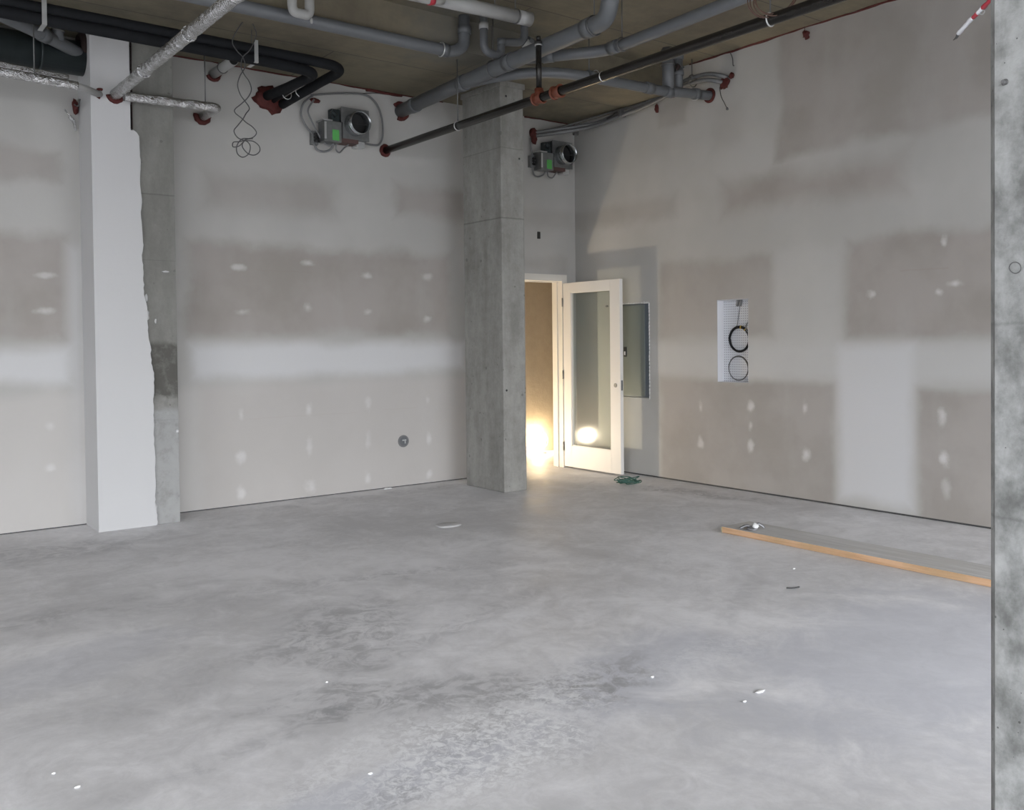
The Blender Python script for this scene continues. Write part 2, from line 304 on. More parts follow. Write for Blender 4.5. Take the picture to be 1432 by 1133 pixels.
M['door'] = simple('white_door_paint', (0.72, 0.70, 0.665), 0.45, 0, 0.03, 4)
M['frame'] = simple('cream_frame_paint', (0.70, 0.67, 0.61), 0.5, 0, 0.03, 4)
M['panel'] = simple('grey_green_enamel', (0.165, 0.185, 0.175), 0.4, 0.1, 0.08, 3)
M['panel_edge'] = simple('shaded_blue_grey_enamel', (0.105, 0.125, 0.145), 0.4, 0.1, 0.08, 6)  # bluish frame, with the shadow on it put into the colour
M['white'] = simple('white_plastic', (0.68, 0.69, 0.72), 0.5, 0, 0.05, 8)
M['black'] = simple('black_plastic', (0.018, 0.018, 0.018), 0.45)
M['green'] = simple('green_label', (0.10, 0.42, 0.10), 0.5, 0, 0.15, 60)
M['bracket'] = simple('brown_bracket', (0.10, 0.055, 0.05), 0.6, 0.1, 0.2, 30)
M['plank_top'] = wood_material('dusty_plank_face', (0.50, 0.49, 0.475), (0.62, 0.61, 0.60), (0.54, 0.525, 0.50))
M['plank_edge'] = wood_material('raw_plank_edge', (0.52, 0.31, 0.165), (0.64, 0.41, 0.25), (0.44, 0.31, 0.17))
M['plank_end'] = wood_material('greenish_plank_end', (0.33, 0.30, 0.17), (0.40, 0.36, 0.22))
M['cord'] = simple('dark_green_cord', (0.035, 0.10, 0.075), 0.45, 0, 0.3, 30)
M['cover'] = simple('cement_floor_cover', (0.46, 0.455, 0.45), 0.7, 0, 0.1, 20)
M['chip'] = simple('plaster_chip', (0.75, 0.75, 0.74), 0.8, 0, 0.08, 30)
M['grey_scrap'] = simple('crumpled_metal_scrap', (0.25, 0.25, 0.26), 0.4, 0.6, 0.3, 40)
M['gap'] = simple('dark_wall_track', (0.075, 0.075, 0.075), 0.7, 0.2, 0.2, 20)
M['tape_red'] = simple('red_tape', (0.42, 0.03, 0.05), 0.45, 0, 0.1, 20)
M['yellow'] = simple('yellow_lamp_housing', (0.62, 0.40, 0.03), 0.45, 0, 0.1, 12)
M['pale_cable'] = simple('pale_cable', (0.55, 0.50, 0.36), 0.5, 0, 0.15, 20)
M['lamp'] = emit('halogen_glass', (1.0, 0.83, 0.60), 1500)
M['lamp_low'] = emit('warm_bulb', (1.0, 0.76, 0.44), 90)
M['alu'] = simple('dark_window_frame', (0.10, 0.10, 0.105), 0.4, 0.6, 0.1, 8)
M['paving'] = concrete('asphalt_paving', (0.045, 0.045, 0.045), (0.07, 0.07, 0.068), 1.0)

# ------------------------------------------------------------------ geometry helpers
class MB:
    def __init__(s): s.bm = bmesh.new()
    def box(s, x0, x1, y0, y1, z0, z1, bev=0.0):
        r = bmesh.ops.create_cube(s.bm, size=1.0)
        for v in r['verts']:
            v.co = Vector(((x0+x1)/2 + v.co.x*(x1-x0), (y0+y1)/2 + v.co.y*(y1-y0), (z0+z1)/2 + v.co.z*(z1-z0)))
        if bev:
            es = list({e for v in r['verts'] for e in v.link_edges})
            bmesh.ops.bevel(s.bm, geom=es, offset=bev, segments=2, affect='EDGES', profile=0.6)
        return s
    def tube(s, pts, r, seg=12, closed=False, wob=0.0, wf=9.0, caps=True):
        pts = [Vector(p) for p in pts]; n = len(pts); rings = []
        rs = r if isinstance(r, (list, tuple)) else [r]*n
        def tan(i):
            if closed: return (pts[(i+1) % n]-pts[i-1]).normalized()
            return (pts[min(i+1, n-1)]-pts[max(i-1, 0)]).normalized()
        t0 = tan(0); ref = Vector((0, 0, 1)) if abs(t0.z) < 0.9 else Vector((1, 0, 0))
        nrm = (ref - t0*ref.dot(t0)).normalized()
        for i in range(n):
            t = tan(i); nrm = (nrm - t*nrm.dot(t)).normalized(); bi = t.cross(nrm)
            ring = []
            for k in range(seg):
                a = 2*math.pi*k/seg; d = nrm*math.cos(a) + bi*math.sin(a); q = rs[i]
                if wob:
                    w_ = noise.noise(pts[i]*wf + d*1.3); q *= 1 + wob*w_
                ring.append(s.bm.verts.new(pts[i] + d*q))
            rings.append(ring)
        for i in range(n if closed else n-1):
            A, B = rings[i], rings[(i+1) % n]
            for k in range(seg):
                f = s.bm.faces.new((A[k], A[(k+1) % seg], B[(k+1) % seg], B[k])); f.smooth = True
        if caps and not closed:
            s.bm.faces.new(list(reversed(rings[0]))); s.bm.faces.new(rings[-1])
        return s
    def cyl(s, a, b, r, seg=20): return s.tube([a, b], r, seg)
    def pipe_wall(s, a, b, r, t=0.004, seg=28):
        """open sleeve with wall thickness"""
        a, b = Vector(a), Vector(b); d = (b-a).normalized()
        ref = Vector((0, 0, 1)) if abs(d.z) < .9 else Vector((1, 0, 0)); n = (ref-d*ref.dot(d)).normalized(); bi = d.cross(n)
        R = []
        for (p, q) in ((a, r), (b, r), (b, r-t), (a, r-t)):
            R.append([s.bm.verts.new(p + (n*math.cos(2*math.pi*k/seg) + bi*math.sin(2*math.pi*k/seg))*q) for k in range(seg)])
        for i in range(4):
            A, B = R[i], R[(i+1) % 4]
            for k in range(seg):
                f = s.bm.faces.new((A[k], A[(k+1) % seg], B[(k+1) % seg], B[k])); f.smooth = (i in (0, 2))
        return s
    def ring(s, c, axis, r, rm, seg=24, wob=0.0, a0=0.0, a1=2*math.pi):
        c = Vector(c); d = Vector(axis).normalized(); ref = Vector((0, 0, 1)) if abs(d.z) < .9 else Vector((1, 0, 0))
        n = (ref-d*ref.dot(d)).normalized(); bi = d.cross(n); full = abs(a1-a0-2*math.pi) < 1e-6
        pts = [c + (n*math.cos(a0+(a1-a0)*k/seg) + bi*math.sin(a0+(a1-a0)*k/seg))*r for k in range(seg if full else seg+1)]
        return s.tube(pts, rm, 10, closed=full, wob=wob, wf=22)
    def blob(s, c, sx, sy, sz, wob=0.35, sub=3, wf=14.0):
        r = bmesh.ops.create_icosphere(s.bm, subdivisions=sub, radius=1.0); c = Vector(c)
        for v in r['verts']:
            d = v.co.copy(); q = 1 + wob*noise.noise(d*1.9 + c*wf) + wob*0.5*noise.noise(d*4.3 + c*wf)
            v.co = c + Vector((d.x*sx*q, d.y*sy*q, d.z*sz*q))
            for f in v.link_faces: f.smooth = True
        return s
    def build(s, name, material, parent=None, bev=None):
        me = bpy.data.meshes.new(name); bmesh.ops.recalc_face_normals(s.bm, faces=s.bm.faces); s.bm.to_mesh(me); s.bm.free()
        mats = material if isinstance(material, list) else [material]
        for q in mats: me.materials.append(q)
        o = bpy.data.objects.new(name, me); C.objects.link(o)
        if parent is not None:
            o.parent = parent; o.matrix_parent_inverse = Matrix.Translation(-parent.location)
        return o

def tag(o, label, cat, group=None, kind=None):
    o['label'] = label; o['category'] = cat
    if group: o['group'] = group
    if kind: o['kind'] = kind
    return o
def thing(name, label, cat, loc, group=None):
    o = bpy.data.objects.new(name, None); C.objects.link(o); o.location = loc; o.empty_display_size = 0.1
    return tag(o, label, cat, group)
def struct(o, label=None, cat=None):
    o['kind'] = 'structure'
    if label: o['label'] = label; o['category'] = cat
    return o

def smooth(pts, k=8, closed=False):
    P = [Vector(p) for p in pts]; n = len(P); out = []
    rng = range(n) if closed else range(n-1)
    for i in rng:
        if closed: a, b, c, d = P[i-1], P[i], P[(i+1) % n], P[(i+2) % n]
        else: a, b, c, d = P[max(i-1, 0)], P[i], P[i+1], P[min(i+2, n-1)]
        for j in range(k):
            t = j/k
            out.append(0.5*((2*b) + (c-a)*t + (2*a-5*b+4*c-d)*t*t + (3*b-a-3*c+d)*t**3))
    if not closed: out.append(P[-1])
    return out
def bend(pts, r=0.06, k=7):
    """polyline with rounded corners"""
    P = [Vector(p) for p in pts]; out = [P[0]]
    for i in range(1, len(P)-1):
        a, b, c = P[i-1], P[i], P[i+1]; q = min(r, (a-b).length*.48, (c-b).length*.48)
        s_, e_ = b+(a-b).normalized()*q, b+(c-b).normalized()*q
        for j in range(k+1):
            t = j/k; out.append(s_*(1-t)**2 + b*2*t*(1-t) + e_*t*t)
    out.append(P[-1]); return out
def dense(pts, step=0.03):
    P = [Vector(p) for p in pts]; out = []
    for a, b in zip(P, P[1:]):
        n = max(1, int((b-a).length/step))
        out += [a.lerp(b, j/n) for j in range(n)]
    return out+[P[-1]]

# ------------------------------------------------------------------ the room
def wall(name, material, axis, c0, c1, u0_, u1_, z0, z1, holes=()):
    """wall slab between c0 (room face) and c1 along the other axis, with rectangular openings"""
    us = sorted({u0_, u1_, *[h[0] for h in holes], *[h[1] for h in holes]}); zs = sorted({z0, z1, *[h[2] for h in holes], *[h[3] for h in holes]})
    bm = bmesh.new(); V = {}
    def vert(c, u, z):
        k = (round(c, 4), round(u, 4), round(z, 4))
        if k not in V: V[k] = bm.verts.new((u, c, z) if axis == 'x' else (c, u, z))
        return V[k]
    nu, nz = len(us)-1, len(zs)-1
    def solid(i, j):
        if not (0 <= i < nu and 0 <= j < nz): return False
        uc, zc = (us[i]+us[i+1])/2, (zs[j]+zs[j+1])/2
        return not any(h[0] < uc < h[1] and h[2] < zc < h[3] for h in holes)
    for i in range(nu):
        for j in range(nz):
            if not solid(i, j): continue
            a, b, c, d = us[i], us[i+1], zs[j], zs[j+1]
            for k in (c0, c1): bm.faces.new((vert(k, a, c), vert(k, b, c), vert(k, b, d), vert(k, a, d)))
            for (di, dj, p, q) in ((-1, 0, (a, c), (a, d)), (1, 0, (b, c), (b, d)), (0, -1, (a, c), (b, c)), (0, 1, (a, d), (b, d))):
                if not solid(i+di, j+dj): bm.faces.new((vert(c0, *p), vert(c0, *q), vert(c1, *q), vert(c1, *p)))
    bmesh.ops.recalc_face_normals(bm, faces=bm.faces)
    me = bpy.data.meshes.new(name); bm.to_mesh(me); bm.free(); me.materials.append(material)
    o = bpy.data.objects.new(name, me); C.objects.link(o); return struct(o)

XL, YR = -6.9, -3.2
struct(MB().box(XL-.2, 9.2, YR-.2, 9.8, -0.2, 0).build('floor', M['floor']))
# ceiling slab with the lower soffit along the back wall
b = MB(); b.box(XL-.2, RX+.15, YR-.2, YS, ZF, ZF+.3); b.box(XL-.2, RX+.15, YS, D+.15, ZC, ZF+.3)
struct(b.build('ceiling', M['ceiling']))
DX0, DX1, DZ = 5.98, 6.965, 2.165                              # door opening in the back wall
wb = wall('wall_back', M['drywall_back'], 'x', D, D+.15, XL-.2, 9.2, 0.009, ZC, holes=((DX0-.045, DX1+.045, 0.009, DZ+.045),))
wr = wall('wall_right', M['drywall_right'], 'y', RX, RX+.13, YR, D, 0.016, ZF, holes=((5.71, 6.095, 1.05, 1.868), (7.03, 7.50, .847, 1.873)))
wl_ = wall('wall_left', M['drywall_plain'], 'y', XL, XL-.2, YR, D, 0, ZF, holes=((-2.0, 3.0, .06, 3.35),))
# storefront behind the camera: low wall strip, glazing band, tall header
wre = wall('wall_rear', M['drywall_plain'], 'x', YR, YR-.2, XL-.2, RX+.13, 0, ZF, holes=((-6.8, 7.0, .08, 3.35),))
for k in range(4):
    x0 = -6.8+k*3.45; x1 = x0+3.45; b = MB()
    b.box(x0, x1, YR-.14, YR-.06, .08, .14); b.box(x0, x1, YR-.14, YR-.06, 3.29, 3.35)
    b.box(x0, x0+.05, YR-.14, YR-.06, .14, 3.29); b.box(x1-.05, x1, YR-.14, YR-.06, .14, 3.29)
    struct(b.build('window_%d' % (k+1), M['alu']))
b = MB(); b.box(XL-.14, XL-.06, -2.0, 3.0, .06, .12); b.box(XL-.14, XL-.06, -2.0, 3.0, 3.29, 3.35)
for y in (-2.0, -.36, 1.3, 2.95): b.box(XL-.14, XL-.06, y, y+.05, .12, 3.29)
struct(b.build('window_5', M['alu']))
struct(MB().box(-60, 40, -60, YR-.2, -.25, -.02).build('pavement', M['paving']))
# metal track visible in the gap under the boards
b = MB(); b.box(XL, DX0-.05, D+.012, D+.13, 0, .03); b.box(DX1+.05, RX, D+.012, D+.13, 0, .03)
struct(b.build('baseboard_back', M['gap']))
struct(MB().box(RX+.012, RX+.12, YR, D, 0, .03).build('baseboard_right', M['gap']))
# corridor behind the door
struct(wall('wall_corridor_back', M['corridor'], 'x', 9.56, 9.7, 4.4, 9.2, 0, 2.75))
struct(wall('wall_corridor_left', M['corridor'], 'y', 4.5, 4.4, D+.15, 9.56, 0, 2.75))
struct(wall('wall_corridor_right', M['corridor'], 'y', 9.1, 9.2, D+.15, 9.56, 0, 2.75))
struct(MB().box(4.4, 9.2, D+.15, 9.7, 2.75, 2.9).build('ceiling_corridor', M['corridor']))

# red fire sealant run along the heads of the walls
def bead(name, pts, r, parent, wob=.6):
    p = dense(pts, .05); q = []
    for v in p: q.append(v + Vector((0, 0, .010*noise.noise(v*5))))
    return MB().tube(q, [r*(0.75+.8*abs(noise.noise(v*3.1))) for v in p], 6, wob=wob).build(name, M['red'], parent)
bead('sealant_bead', [(2.45, D-.004, ZC-.004), (5.36, D-.004, ZC-.004)], .008, wb)
bead('sealant_bead', [(4.45, D-.008, ZC-.010), (4.86, D-.008, ZC-.012)], .016, wb)
bead('sealant_bead', [(6.45, D-.004, ZC-.004), (RX, D-.004, ZC-.004)], .010, wb)
bead('sealant_bead', [(RX-.004, 1.2, ZF-.006), (RX-.004, YS-.25, ZF-.006)], .011, wr)

# door frame and door
b = MB(); t = .045
b.box(DX1, DX1+t, D-.012, D+.16, 0, DZ+t); b.box(DX0-t, DX0, D-.012, D+.16, 0, DZ+t); b.box(DX0, DX1, D-.012, D+.16, DZ, DZ+t)
b.box(DX1-.012, DX1, D+.06, D+.10, 0, DZ-.012); b.box(DX0, DX0+.012, D+.06, D+.10, 0, DZ-.012); b.box(DX0, DX1, D+.06, D+.10, DZ-.012, DZ)
b.box(DX1, DX1+.075, D-.022, D-.012, 0, DZ+.075); b.box(DX0-.075, DX0, D-.022, D-.012, 0, DZ+.075); b.box(DX0, DX1, D-.022, D-.012, DZ, DZ+.075)
struct(b.build('trim_1', M['frame']))

LX0, LX1, LY0, LY1, LZ0, LZ1 = 6.972, 7.017, 7.25, 8.192, .018, 2.14
door = bpy.data.objects.new('door_1', None); C.objects.link(door); door.location = (LX0+.02, LY1, 0); struct(door)
GY0, GY1, GZ0, GZ1 = 7.405, 8.06, .262, 2.03
b = MB(); b.box(LX0, LX1, LY0, GY0, LZ0, LZ1, .003); b.box(LX0, LX1, GY1, LY1, LZ0, LZ1, .003); b.box(LX0, LX1, GY0, GY1, GZ1, LZ1); b.box(LX0, LX1, GY0, GY1, LZ0, GZ0)
b.box(LX0+.008, LX1-.008, GY0, GY0+.010, GZ0, GZ1); b.box(LX0+.008, LX1-.008, GY1-.010, GY1, GZ0, GZ1); b.box(LX0+.008, LX1-.008, GY0, GY1, GZ0, GZ0+.010); b.box(LX0+.008, LX1-.008, GY0, GY1, GZ1-.010, GZ1)
b.build('door_leaf', M['door'], door)
MB().box(LX0+.0195, LX0+.0255, GY0+.002, GY1-.002, GZ0+.002, GZ1-.002).build('glass_pane', M['glass'], door)
b = MB(); b.cyl((LX0-.004, 7.325, .985), (LX0+.002, 7.325, .985), .024); b.build('lock_bore', M['galv'], door)
b = MB(); b.box(LX0+.010, LX0+.035, LY0-.003, LY0+.002, .93, 1.04); b.cyl(((LX0+LX1)/2, LY0-.006, .985), ((LX0+LX1)/2, LY0, .985), .011); b.build('latch_plate', M['galv'], door)
b = MB(); b.cyl((LX0-.002, 7.46, 1.85), (LX0+.004, 7.46, 1.85), .012); b.cyl((LX0+.004, 7.46, 1.85), (LX0+.019, 7.46, 1.85), .009); b.build('glass_clip', M['galv'], door)
for z in (.25, 1.08, 1.92):
    MB().cyl((LX0-.008, LY1+.004, z-.05), (LX0-.008, LY1+.004, z+.05), .008, 12).build('hinge', M['galv'], door)

# ------------------------------------------------------------------ pillars
p = thing('concrete_pillar', 'pillar against the back wall, left half clad in white board, right half bare concrete', 'pillar', (2.1, 8.0, 0))
MB().box(1.86, 2.442, 7.835, D, 0, ZC, .004).build('concrete_core', M['pilaster'], p)
# cladding with a ragged right edge, so the board's outline is built point by point
bm = bmesh.new(); n_ = 150; edge = []
for i in range(n_+1):
    z = ZC*i/n_
    e = 2.165 + .075*max(0, min(1, (2.2-z)/1.0)) - .055*max(0, min(1, (z-3.18)/.06))
    e += .018*noise.noise(Vector((z*7, 1.3, 0))) + .010*noise.noise(Vector((z*26, 4.1, 0)))*(1 if z < 2.3 else .4)
    if z > 3.22: e = 2.105
    edge.append((e, z))
F = [bm.verts.new((1.797, 7.812, 0))]+[bm.verts.new((e, 7.812, z)) for e, z in edge]+[bm.verts.new((1.797, 7.812, ZC))]
f = bm.faces.new(F); r = bmesh.ops.extrude_face_region(bm, geom=[f])
for v in r['geom']:
    if isinstance(v, bmesh.types.BMVert): v.co.y = 7.835
mb = MB(); mb.bm.free(); mb.bm = bm; mb.box(1.797, 1.86, 7.835, D, 0, ZC)
o = mb.build('white_cladding', M['cladding'], p); o['label'] = 'white skimmed cladding board with ragged edge'
b = MB()
for (x, z, w, h) in ((2.20, 1.87, .012, .03), (2.205, 1.73, .016, .05), (2.27, 1.68, .008, .02), (2.36, 2.09, .03, .008), (2.43, .76, .012, .016), (2.24, .13, .018, .05), (2.22, 1.36, .012, .012)):
    b.blob((x, 7.834, z), w, .004, h, .5, 2)
b.build('plaster_splash', M['cladding'], p)
b = MB(); b.box(2.095, 2.112, 7.812, 7.836, 3.22, ZC); b.build('torn_edge', M['rust'], p)

col = thing('concrete_column', 'freestanding bare concrete column left of the open glass door', 'column', (5.5, 7.53, 0))
MB().box(5.362, 5.642, 7.205, 7.862, 0, ZC, .012).build('shaft', M['col'], col)
b = MB(); b.box(5.35, 5.655, 7.19, 7.875, ZC-.055, ZC, .006); b.build('head_collar', M['col'], col)
for (x, z) in ((5.585, 3.27), (5.43, 3.86), (5.40, 1.0)):
    MB().cyl((x, 7.203, z), (x, 7.212, z), .011, 12).build('tie_hole', M['dark'], col)

pier = thing('concrete_column', 'near concrete column cut off by the right edge of the photo', 'column', (2.2, .55, 0))
b = MB(); bm = b.bm
ys = [(1.9, .8945), (1.93, .9165), (1.95, .922), (2.45, .915), (2.47, .895), (2.47, .30), (2.45, .28), (1.92, .28), (1.9, .30)]
lo = [bm.verts.new((x, y, 0)) for x, y in ys]; hi = [bm.verts.new((x, y, ZF)) for x, y in ys]
bm.faces.new(lo[::-1]); bm.faces.new(hi)
for i in range(len(ys)): bm.faces.new((lo[i], lo[(i+1) % len(ys)], hi[(i+1) % len(ys)], hi[i]))
b.build('shaft', M['pier'], pier)
b = MB(); b.cyl((1.885, .872, 1.998), (1.901, .872, 1.998), .004, 10); b.blob((1.898, .874, 1.999), .003, .007, .006, .3, 2); b.build('nail', M['rod'], pier)
pts = [(1.893-.002*math.sin(a), .852+.011*math.cos(a), 1.63+.011*math.sin(a)) for a in [i*.35 for i in range(20)]]
MB().tube(pts, .0009, 6).build('wire_loop', M['wire'], pier)

# ------------------------------------------------------------------ wall fittings
p = thing('electrical_panel', 'grey green electrical panel set in the right wall behind the open door', 'electrical panel', (RX+.05, 7.25, 1.36))
b = MB(); b.box(RX+.006, RX+.11, 7.035, 7.495, .852, 1.868, .003); b.build('panel_box', M['panel_edge'], p)
b = MB(); b.box(RX-.004, RX+.006, 7.095, 7.47, .865, 1.858, .002); b.build('panel_door', M['panel'], p)
b = MB(); b.box(RX-.012, RX-.004, 7.372, 7.412, 1.29, 1.40, .003); lt = b.build('latch', M['black'], p)
b = MB(); b.box(RX-.016, RX-.012, 7.384, 7.402, 1.31, 1.35, .002); b.build('latch_button', M['white'], lt)
b = MB()
for i in range(26):
    z = .86+1.0*i/25; b.blob((RX-.001, 7.028+.004*noise.noise(Vector((z*9, 0, 0))), z), .004, .007, .026, .5, 1)
for i in range(10): b.blob((RX-.001, 7.06+.04*i, 1.878), .004, .026, .006+.004*(i < 2), .5, 1)
b.build('plaster_rim', M['chip'], p)

p = thing('media_enclosure', 'open white perforated wiring enclosure recessed in the right wall', 'wiring box', (RX+.05, 5.9, 1.46))
b = MB(); y0, y1, z0, z1 = 5.712, 6.093, 1.052, 1.866
b.box(RX+.098, RX+.104, y0, y1, z0, z1); b.build('back_panel', M['perf'], p)
b = MB(); b.box(RX+.002, RX+.098, y1-.004, y1, z0, z1); b.box(RX+.002, RX+.098, y0, y0+.004, z0, z1); b.box(RX+.002, RX+.098, y0, y1, z0, z0+.004); b.box(RX+.002, RX+.098, y0, y1, z1-.004, z1); b.build('side_walls', M['white'], p)
for y in (5.90, 5.865):
    MB().cyl((RX+.07, y, 1.80), (RX+.07, y-.012, 1.866), .013, 14).build('conduit_end', M['conduit'], p)
def coil(name, label, c, r, rm, mat_, n=3, tilt=0.0):
    pts = []
    for i in range(n*40+1):
        a = 2*math.pi*i/40; q = r*(1+.03*math.sin(a*.5+1)); pts.append((c[0]+tilt*math.cos(a)+.004*math.sin(i*.11), c[1]+q*math.cos(a), c[2]+q*math.sin(a)))
    o = MB().tube(pts, rm, 8).build(name, mat_); return tag(o, label, 'cable')
cb = coil('cable_coil', 'thick black cable coil, upper of two in the wiring enclosure', (RX+.070, 5.875, 1.475), .120, .0105, M['rubber'], 3)
b = MB()
for a in (1.75, 2.25):
    MB().ring((RX+.070, 5.875+.120*math.cos(a), 1.475+.120*math.sin(a)), (0, -math.sin(a), math.cos(a)), .013, .0045, 12).build('yellow_tie', M['yellow'], cb)
coil('cable_coil', 'thin grey cable coil, lower of two in the wiring enclosure', (RX+.074, 5.893, 1.19), .118, .0035, M['wire'], 2)
o = MB().tube(smooth([(RX+.07, 5.865, 1.80), (RX+.075, 5.885, 1.72), (RX+.07, 5.90, 1.62), (RX+.065, 5.925, 1.585)]), .0025, 6).build('loose_wire', M['wire'])
tag(o, 'thin wire dropping from conduit ends to the black coil', 'wire')
o = MB().tube(smooth([(RX+.06, 5.72, 1.70), (RX+.05, 5.735, 1.66), (RX+.045, 5.765, 1.62), (RX+.04, 5.77, 1.57), (RX+.05, 5.74, 1.545), (RX+.05, 5.716, 1.575)]), .006, 8).build('cable_end', M['conduit'])
tag(o, 'short grey cable end at the right side of the wiring enclosure', 'cable')

p = thing('wall_outlet', 'round grey outlet ring low on the back wall left of the column', 'outlet', (4.83, D, .465))
b = MB(); b.pipe_wall((4.83, D-.008, .465), (4.83, D+.001, .465), .062, .016); b.build('outlet_ring', M['conduit'], p)
b = MB(); b.cyl((4.83, D-.004, .465), (4.83, D+.0, .465), .047); b.build('back_plate', M['pvc'], p)
b = MB(); b.box(4.815, 4.86, D-.012, D-.004, .468, .482, .002); b.box(4.84, 4.855, D-.012, D-.004, .44, .468, .002); b.build('clip', M['strap'], p)
o = MB().box(6.622, 6.660, D-.012, D+.002, 2.64, 2.72, .003).build('switch_box', M['black']); tag(o, 'small black box on the wall above the door frame', 'electrical box')

# ------------------------------------------------------------------ fan units on the back wall
def fan_unit(first=True):
    X, Y, Z = 4.265, D, 3.60
    p = thing('ventilation_fan', '', 'fan unit', (X, Y, Z), 'duct fan units on the back wall')
    b = MB(); b.box(X-.145, X+.145, Y-.12, Y-.002, Z-.145, Z+.15, .004); b.box(X-.150, X+.150, Y-.126, Y-.120, Z-.15, Z+.155); b.build('housing', M['galv'], p)
    b = MB(); b.pipe_wall((X-.01, Y-.27, Z-.005), (X-.01, Y-.126, Z-.005), .108, .004); b.ring((X-.01, Y-.235, Z-.005), (0, 1, 0), .109, .004); cl = b.build('duct_collar', M['galv_bright'], p)
    b = MB(); b.cyl((X-.01, Y-.150, Z-.005), (X-.01, Y-.128, Z-.005), .1035, 28); b.box(X-.112, X+.092, Y-.20, Y-.196, Z-.012, Z+.002); b.build('damper_blade', M['dark'], cl)
    b = MB(); b.box(X-.345, X-.165, Y-.16, Y-.03, Z-.20, Z-.005, .004); ac = b.build('control_box', M['galv'], p)
    b = MB(); b.box(X-.262, X-.192, Y-.163, Y-.160, Z-.185, Z-.085); b.build('green_label', M['green'], ac)
    b = MB(); b.box(X-.365, X-.262, Y-.17, Y-.02, Z-.005, Z+.004); b.box(X-.345, X-.325, Y-.166, Y-.16, Z-.18, Z-.02); b.build('box_lid', M['strap'], ac)
    b = MB(); b.box(X-.165, X-.146, Y-.15, Y-.02, Z-.17, Z+.0, .002); b.build('gasket', M['black'], p)
    b = MB(); b.box(X-.24, X-.15, Y-.10, Y-.02, Z+.01, Z+.13, .01); b.cyl((X-.20, Y-.12, Z+.06), (X-.25, Y-.12, Z+.10), .022, 14); b.build('motor', M['duct'], p)
    b = MB(); b.box(X-.17, X+.02, Y-.15, Y-.01, Z-.19, Z-.152, .003); b.build('bracket', M['bracket'], p)
    b = MB(); b.box(X+.02, X+.11, Y-.11, Y-.01, Z-.21, Z-.152, .004); b.build('junction_cover', M['strap'], p)
    return p
fan = fan_unit(); fan['label'] = 'galvanised duct fan unit on the wall left of the column'
def dup(root, loc, label):
    r = root.copy(); C.objects.link(r); r.location = loc; r['label'] = label
    for ch in list(root.children):
        c = ch.copy(); C.objects.link(c); c.parent = r; c.matrix_parent_inverse = ch.matrix_parent_inverse
        for gch in list(ch.children):
            d = gch.copy(); C.objects.link(d); d.parent = c; d.matrix_parent_inverse = gch.matrix_parent_inverse
    return r
dup(fan, (6.905, D, 3.60), 'galvanised duct fan unit high in the corner right of the column')
def handy(x, z, label):
    p = thing('junction_box', label, 'junction box', (x, D, z))
    b = MB(); b.box(x-.035, x+.035, D-.05, D, z-.065, z+.065, .004); b.build('box_body', M['galv'], p)
    b = MB()
    for dz in (-.03, .0, .03): b.cyl((x-.01, D-.07, z+dz), (x+.03, D-.045, z+dz), .014, 10)
    b.build('connector', M['black'], p)
handy(3.875, 3.44, 'small metal junction box left of the fan unit nearer the hanging wire')
handy(6.53, 3.50, 'small metal junction box beside the corner fan unit')
YC = D-.045
def cable(name, pts, r, label, mat_='conduit', cat='conduit', group=None, k=8):
    o = MB().tube(smooth(pts, k), r, 8).build(name, M[mat_]); return tag(o, label, cat, group)
cable('flexible_conduit', [(3.842, YC, 3.84), (4.127, YC, 3.90), (4.40, YC, 3.93), (4.53, YC, 3.875), (4.60, YC, 3.74), (4.612, YC, 3.56), (4.575, YC, 3.465), (4.51, YC, 3.445), (4.375, YC, 3.45)], .010, 'grey conduit arching over and right of the left fan unit')
cable('flexible_conduit', [(3.86, YC, 3.835), (3.77, YC, 3.76), (3.737, YC, 3.652), (3.775, YC, 3.556), (3.85, YC, 3.47)], .010, 'grey conduit curving left from red sealant down to the junction box')
cable('flexible_conduit', [(3.866, YC-.02, 3.80), (3.80, YC-.02, 3.69), (3.83, YC-.02, 3.60), (3.885, YC-.02, 3.503), (3.94, YC-.02, 3.42), (4.005, YC-.03, 3.375), (4.05, YC-.04, 3.40)], .009, 'inner grey conduit running diagonally down to the left fan control box')
cable('flexible_conduit', [(3.865, YC, 3.40), (3.893, YC, 3.335), (3.967, YC, 3.318), (4.035, YC-.01, 3.35), (4.05, YC-.04, 3.40)], .010, 'grey conduit loop under the junction box left of the fan unit')
cable('flexible_conduit', [(4.082, YC-.03, 3.40), (4.088, YC-.02, 3.345), (4.125, YC-.02, 3.325), (4.175, YC-.02, 3.375), (4.235, YC-.03, 3.425)], .008, 'short grey conduit loop below the left fan control box')
cable('thin_cable', [(4.30, D-.012, 3.925), (4.50, D-.012, 3.965), (4.72, D-.012, 3.992)], .004, 'thin cable rising right along the wall head above the left fan unit', 'wire', 'cable')
cable('flexible_conduit', [(6.50, YC, 3.76), (6.51, YC, 3.65), (6.54, YC, 3.55), (6.60, YC-.02, 3.46), (6.69, YC-.03, 3.40)], .009, 'grey conduit curving down beside the column to the corner fan unit')
cable('flexible_conduit', [(6.525, YC, 3.44), (6.545, YC, 3.36), (6.60, YC, 3.335), (6.67, YC-.01, 3.36), (6.69, YC-.03, 3.40)], .009, 'grey conduit loop under the junction box beside the corner fan unit')
cable('flexible_conduit', [(6.72, YC-.03, 3.40), (6.74, YC-.02, 3.35), (6.80, YC-.02, 3.34), (6.85, YC-.02, 3.39), (6.88, YC-.03, 3.425)], .008, 'short grey conduit loop below the corner fan control box')

